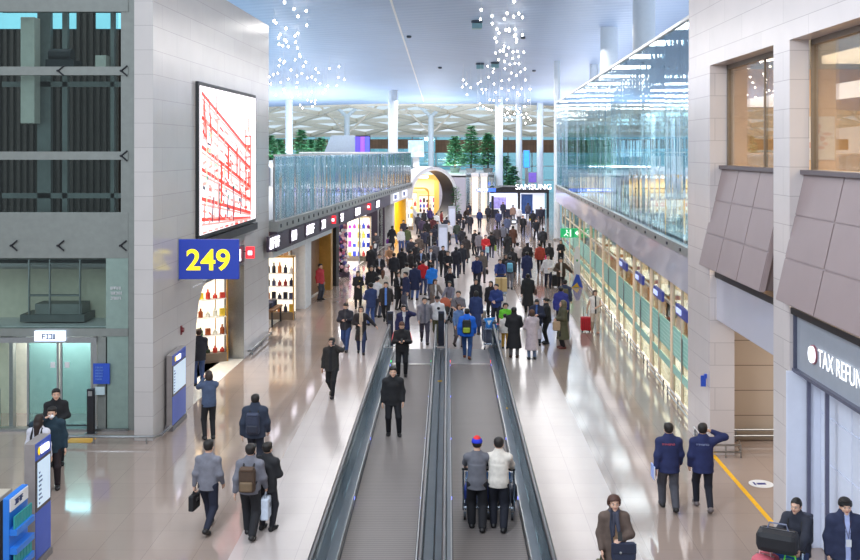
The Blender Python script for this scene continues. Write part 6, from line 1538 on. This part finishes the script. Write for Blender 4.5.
handbag('c15', 'l', (150,190,210), 'pale blue bag held by the red jacket person', .42, .36, .2, .0)
handbag('c16', 'r', (150,176,80), 'green bag beside the red jacket person', .3, .34, .14, .0)
handbag('c23', 'l', (236,206,60), 'yellow striped bag in front of the pavilion screens', .34, .14, .12, -.2)
handbag('c25', 'l', (228,226,230), 'white bag right of the beanie person', .24, .26, .1, -.05)
handbag('c27', 'l', (236,60,130), 'bright pink bag on the black jacket person', .28, .26, .12, -.2)
handbag('vest', 'r', (240,60,110), 'hot pink bag beside the lime green youngster', .34, .26, .16, -.1)
handbag('lavender', 'l', (34,32,36), 'black bag hanging between the overcoat man and the lavender coat', .3, .34, .14, .0)
handbag('blue_collar', 'l', (190,184,196), 'pale grey shopping bag at the feet of the blue collar woman', .36, .42, .2, .35, 'shopping_bag', 'shopping bag')
def phone(key, hand, label, off):
    p = joint(key, 'wr'+hand)+Vector(off); t = thing('mobile_phone', label, 'phone', p, yaw_of(key)); t.rotation_euler = (math.radians(-30),0,yaw_of(key))
    MB().box(-.036,.036,-.005,.005,-.07,.07).build('case', BLACKP, t, bevel=.004); MB().box(-.032,.032,.005,.0065,-.064,.064).build('display', mat('phone_display', (120,160,230), .3, emit=(130,170,240), estr=.8, vary=0), t)
phone('scarf', 'l', 'phone in the hand of the woman with scarf and navy bag', (-.02,-.07,.08)); phone('couple_m', 'l', 'phone held by the man in dark jacket and jeans', (-.04,-.08,.05)); phone('stripe', 'l', 'phone held by the striped jacket man', (-.08,-.09,.04)); phone('call_navy','l','phone at the ear of the navy suit man',(-.03,-.03,.09)); phone('phone','l','phone at the ear of the lone man in black',(-.03,-.03,.09))

def luggage_cart(label, loc, rz, basket=True):
    t = thing('luggage_cart', label, 'luggage cart', loc, rz)          # pusher stands at +y, cart points to -y
    fm = mat('cart_steel', (176,190,206), .25, .9, vary=.05)
    m = MB()
    for s in (-.27,.27): m.path([(s,.0,1.0),(s,-.04,.8),(s,-.12,.16),(s*.9,-.75,.14)],.018,8)
    m.tube((-.27,-.12,.2),(.27,-.12,.2),.018); m.tube((-.25,-.75,.14),(.25,-.75,.14),.018); m.build('frame', fm, t, smooth=True)
    m = MB(); m.tube((-.30,.02,1.0),(.30,.02,1.0),.022); m.build('handle', BLACKP, t, smooth=True)
    m = MB()
    for k in range(6): m.box(-.24+k*.09,-.21+k*.09,-.74,-.12,.15,.165)
    m.box(-.27,.27,-.76,-.72,.15,.25); m.build('platform', fm, t)
    for s in (-.2,0,.2): m2 = MB(); m2.tube((s,-.10,.2),(s,-.03,.8),.008,n=6); m2.build('back_bar', fm, t)
    for x, y in ((-.24,-.02),(.24,-.02),(0,-.68)):
        w = MB(); w.tube((x-.02,y,.065),(x+.02,y,.065),.065,n=16); w.build('wheel', RUBBER, t, smooth=True); MB().bar((x,y,.06),(x,y,.15),.05,.02).build('wheel_fork', fm, t)
    if basket:
        b = MB(); b.box(-.24,.24,-.20,-.04,.72,.74); b.box(-.24,.24,-.21,-.19,.72,.88); b.build('basket', fm, t)
        MB().box(-.2,.2,-.02,.005,.80,.94).build('advert_plate', mat('cart_blue', (50,120,200), .4), t)
    return t
def soft_bag(label, loc, rz, s, c, strap=None, cat='bag', name='duffel_bag'):
    t = thing(name, label, cat, loc, rz); w, d, h = s
    MB().box(-w/2,w/2,-d/2,d/2,0,h).build('body', bagmat(c), t, bevel=min(w,d,h)*.28)
    m = MB(); m.path([(-w*.25,0,h-.01),(-w*.2,0,h+.09),(w*.2,0,h+.09),(w*.25,0,h-.01)],.013,6); m.build('handle', bagmat(strap or tuple(int(v*.7) for v in c)), t, smooth=True)
    MB().box(-w*.40,w*.40,-.008,.008,h-.012,h+.004).build('zip', STEEL, t)
    return t
def suitcase(label, loc, rz, c, w=.40, d=.25, h=.60, up=.38):
    t = thing('suitcase', label, 'suitcase', loc, rz)
    MB().box(-w/2,w/2,-d/2,d/2,.06,h).build('shell', bagmat(c), t, bevel=.05); m = MB()
    for k in range(5): m.box(-w*.36+k*w*.18-.012,-w*.36+k*w*.18+.012,-d/2-.008,d/2+.008,.12,h-.06)
    m.build('ribs', bagmat(tuple(int(v*.85) for v in c)), t)
    m = MB(); m.path([(-.09,.05,h-.01),(-.09,.05,h+up),(.09,.05,h+up),(.09,.05,h-.01)],.011,6); m.build('pull_handle', STEEL, t, smooth=True)
    for x in (-w*.36,w*.36):
        for y in (-d*.3,d*.3): q = MB(); q.tube((x-.015,y,.035),(x+.015,y,.035),.035,n=10); q.build('wheel', RUBBER, t, smooth=True)
def cart_for(key, label, dist=.52, **k):
    return luggage_cart(label, wpt(key, (0,-dist,0)) * 1.0, yaw_of(key), **k)
def flat(v, z=0.0): return Vector((v.x, v.y, z))
cart_for('cap', 'luggage cart with a blue bag pushed by the person in the cap', .46); soft_bag('blue bag lying on the cart of the cap wearer', flat(wpt('cap',(-.04,-1.0,0)),.17), yaw_of('cap'), (.62,.42,.36), (40,62,140)); 
cart_for('white_sweater', 'luggage cart with a dark bag pushed by the cream sweater man', .46); soft_bag('dark grey bag lying on the cart of the cream sweater man', flat(wpt('white_sweater',(.0,-1.0,0)),.17), yaw_of('white_sweater'), (.62,.42,.34), (58,60,74))
rz = yaw_of('cart_woman')
cart_for('cart_woman', 'heavily loaded luggage cart in front of the white shopfront', .50)
soft_bag('big black duffel bag on top of the loaded cart', flat(wpt('cart_woman',(0,-.78,0)),1.04), rz+.25, (.62,.36,.34), (28,28,34), (120,126,150))
soft_bag('pink and red patterned bag under the black duffel', flat(wpt('cart_woman',(-.19,-.80,0)),.17), rz, (.36,.44,.78), (206,96,110), (240,190,196), 'bag', 'travel_bag')
soft_bag('teal green bag with lime tag under the black duffel', flat(wpt('cart_woman',(.20,-.80,0)),.17), rz, (.38,.44,.78), (90,170,160), (120,240,60), 'bag', 'travel_bag')
cart_for('carton', 'low cart carrying the beige carton', .50, basket=False); t = thing('cardboard_box', 'beige cardboard carton on the low cart', 'box', flat(wpt('carton',(0,-.95,0)),.17), yaw_of('carton')); MB().box(-.28,.28,-.24,.24,0,.72).build('carton_body', mat('carton', (196,170,120), .8), t, bevel=.01); MB().box(-.05,.05,-.245,.245,.0,.725).build('packing_tape', mat('tape', (170,140,90), .5), t)
suitcase('red suitcase pulled by the woman in beige trousers', flat(wpt('red_case',(-.32,.22,0))), yaw_of('red_case'), (190,30,44))
suitcase('black suitcase pulled by the man in white jacket', flat(wpt('white_pull',(.42,.25,0))), yaw_of('white_pull'), (34,34,38), .44, .28, .66, .34)
# pram
t = thing('pram', 'black pram with terracotta hood before the long haired grey top woman', 'pram', flat(wpt('grey_tee_f',(0,-.85,0))), yaw_of('grey_tee_f'))
m = MB(); m.prism([(-.42,.45),(.36,.45),(.42,.75),(-.46,.75)], lambda u,v,k: (k,u,v), -.22, .22); m.build('carrycot', BLACKP, t, bevel=.04); m = MB(); m.ell((0,.18,.78),(.25,.30,.30)); m.build('hood', mat('terracotta', (178,92,66), .8), t, smooth=True)
m = MB()
for s in (-.24,.24): m.path([(s,-.35,.12),(s,.1,.5),(s,.42,1.0)],.014,6); m.path([(s,.32,.12),(s,0,.5)],.014,6)
m.tube((-.24,.42,1.0),(.24,.42,1.0),.016); m.build('frame', STEEL, t, smooth=True)
for x in (-.26,.26):
    for y in (-.35,.32): q = MB(); q.tube((x-.02,y,.12),(x+.02,y,.12),.12,n=16); q.build('wheel', RUBBER, t, smooth=True)
# trolley piled with blue grey clothing near the walkway end
c = ground(490, 352); luggage_cart('cart piled with grey blue clothing at the end of the walkway handrail', c+Vector((.05,.3,0)), math.radians(170)); soft_bag('grey blue coat bundle heaped on the cart at the walkway end', c+Vector((.0,.85,.17)), .2, (.5,.5,.9), (94,100,124), None, 'coat', 'coat_bundle')
t = thing('sign_board', 'small bright blue triangle board on the cart at the walkway end', 'sign', c+Vector((-.02,.22,.92)), math.radians(8)); m = MB(); m.prism([(-.2,.24),(.22,.28),(-.02,-.12)], lambda u,v,k: (u,k,v), -.012, .012); m.build('board', mat('board_blue', (50,140,220), .5), t); m = MB(); m.prism([(-.08,.16),(.09,.17),(-.01,.0)], lambda u,v,k: (u,k,v), -.018, -.012); m.build('pictogram', WHITEM, t)
# bench and stools
p = PEOPLE['sitting'][0].location; t = thing('bench', 'low white bench under the seated white coat woman', 'bench', (p.x-.2,p.y+.06,0), math.radians(-30)); MB().box(-.7,.7,-.18,.20,.33,.40).build('seat', WHITEM, t, bevel=.02)
for x in (-.6,.6): MB().box(x-.03,x+.03,-.15,.17,0,.33).build('leg', STEEL, t)
p = PEOPLE['b_sit'][0].location; t = thing('stool', 'round low stool under the seated woman in tan jacket', 'stool', (p.x,p.y+.05,0)); MB().lathe([(.22,.33),(.23,.40)],n=20).build('seat', WOOD, t, smooth=True); MB().lathe([(.2,0),(.05,.03),(.04,.33)],n=16).build('pedestal', STEEL, t, smooth=True)
# small black and white service robot near the pavilion
p = ground(514, 238); t = thing('service_robot', 'small black and white service robot standing before the pavilion', 'robot', (p.x, 82.0, 0)); m = MB(); m.lathe([(.34,.0),(.38,.1),(.30,.7),(.24,1.05),(.1,1.1)],n=20); m.build('body', WHITEM, t, smooth=True); m = MB(); m.ell((0,0,1.32),(.30,.26,.25)); m.build('head', BLACKP, t, smooth=True); MB().box(-.18,.18,-.28,-.22,1.22,1.42).build('face_screen', mat('robot_face', (220,226,236), .4, emit=(220,228,240), estr=.5, vary=0), t, bevel=.02)
# ------------------------------------------------------------------ light and camera
def world():
    w = bpy.data.worlds.new('daylight'); SC.world = w; w.use_nodes = True
    b = w.node_tree.nodes['Background']; b.inputs['Color'].default_value = (.80,.90,1.0,1); b.inputs['Strength'].default_value = .72
world()
DAY = (1.0,.97,.94); WARM = (1.0,.95,.91)
for i in range(16):
    for x in (-7.5, -4.0, .8, 3.6, 7.4):
        y = 16+i*7.0+abs(x)*.4
        if (y > 50 and x != .8) or (y < 44 and x == .8): area('hall_lamp', (x, y, 13.9-.02*max(0,y-40)), 3.0, 3.0, 130 if y < 44 else 185, WARM if y > 44 else DAY)
ld = area('added_fill_light', (-5.5, 9, 12.5), 5, 5, 1150, (.80,.89,1.0)); ld.rotation_euler = (Vector((6.2,20,6))-ld.location).to_track_quat('-Z','Y').to_euler()  # out-of-frame fill light, added to brighten the right stone piers and canopies
area('upper_lamp', (-16, 80, 11.5), 8, 40, 1500, DAY)
# unseen uplights added to brighten and tint the ceiling: bluish over the upper floor, whiter above the lounge roof
area('added_uplight', (-15, 62, 7.6), 6, 50, 650, (.10,.52,.88), rot=(math.pi,0,0))
area('added_uplight', (12.5, 66, 10.2), 2, 60, 1000, (.80,.86,1.0), rot=(math.pi,0,0))
area('added_uplight', (-17, 112, 6.6), 12, 16, 2200, (.86,.88,1.0), rot=(math.pi,0,0))
area('added_uplight', (16, 112, 6.6), 12, 16, 2200, (.86,.88,1.0), rot=(math.pi,0,0))
area('added_uplight', (-1.5, 122, 5.2), 6, 8, 1200, (.88,.90,1.0), rot=(math.pi,0,0))
# shops
area('shop_lamp', ML @ Vector((7.4,2.8,3.85)), 4.5, 3, 420, (1,.88,.70), rot=(0,0,LA))
for px, p, c in ((284,260,(1,.9,.76)),(318,60,(1,.85,.65)),(344,90,(1,.92,.95)),(361,420,(.97,.96,1)),(380,80,(.9,.85,1)),(403,520,(1,.95,.88))):
    area('shop_lamp', MS @ Vector((sx_of(px),3.0,3.9)), 3, 3, p, c, rot=(0,0,LS))
for k in range(9): area('right_shop_lamp', MR @ Vector((-2.2-k*4.9,2.2,3.28)), 3.6, 2.6, 120, (1,.92,.80), rot=(0,0,RA))
for k in range(5): area('lounge_lamp', MR @ Vector((-4-k*9,3.5,8.9)), 5, 3, 1100, (1,.95,.88), rot=(0,0,RA))
area('office_lamp', (9,15,9.1), 3, 14, 800, (1,.88,.72))
area('passage_lamp', (9.5,22,3.7), 3, 3, 110, (1,.94,.86))
area('lift_lamp', (-10.2,27.2,2.46), 2.5, 1.5, 90, (.80,.95,1))
area('shaft_lamp', (-11,27.2,13.5), 4, 2, 45, (.8,.95,1))
area('pavilion_lamp', (-3.0,100.5,4.2), 3, 1.0, 120, (1,.85,.6))
area('pavilion_lamp', (7.3,108,2.6), 5, 3, 120, (.9,.94,1))
cam = bpy.data.cameras.new('camera'); co = bpy.data.objects.new('camera', cam); COL.objects.link(co)
co.location = (0,0,H); co.rotation_euler = (math.pi/2,0,0); cam.sensor_width = 36; cam.lens = 36*F/860
cam.shift_x = -(VX-430)/860; cam.shift_y = -(280-VY)/860; cam.clip_end = 600; cam.clip_start = .1
SC.camera = co
SC.view_settings.view_transform = 'Standard'; SC.view_settings.look = 'None'; SC.view_settings.exposure = 0.52; SC.view_settings.gamma = 1
SC.cycles.max_bounces = 10; SC.cycles.transparent_max_bounces = 24; SC.cycles.diffuse_bounces = 4; SC.cycles.glossy_bounces = 5
SC.cycles.sample_clamp_indirect = 4.0; SC.cycles.use_denoising = True; SC.cycles.caustics_reflective = False
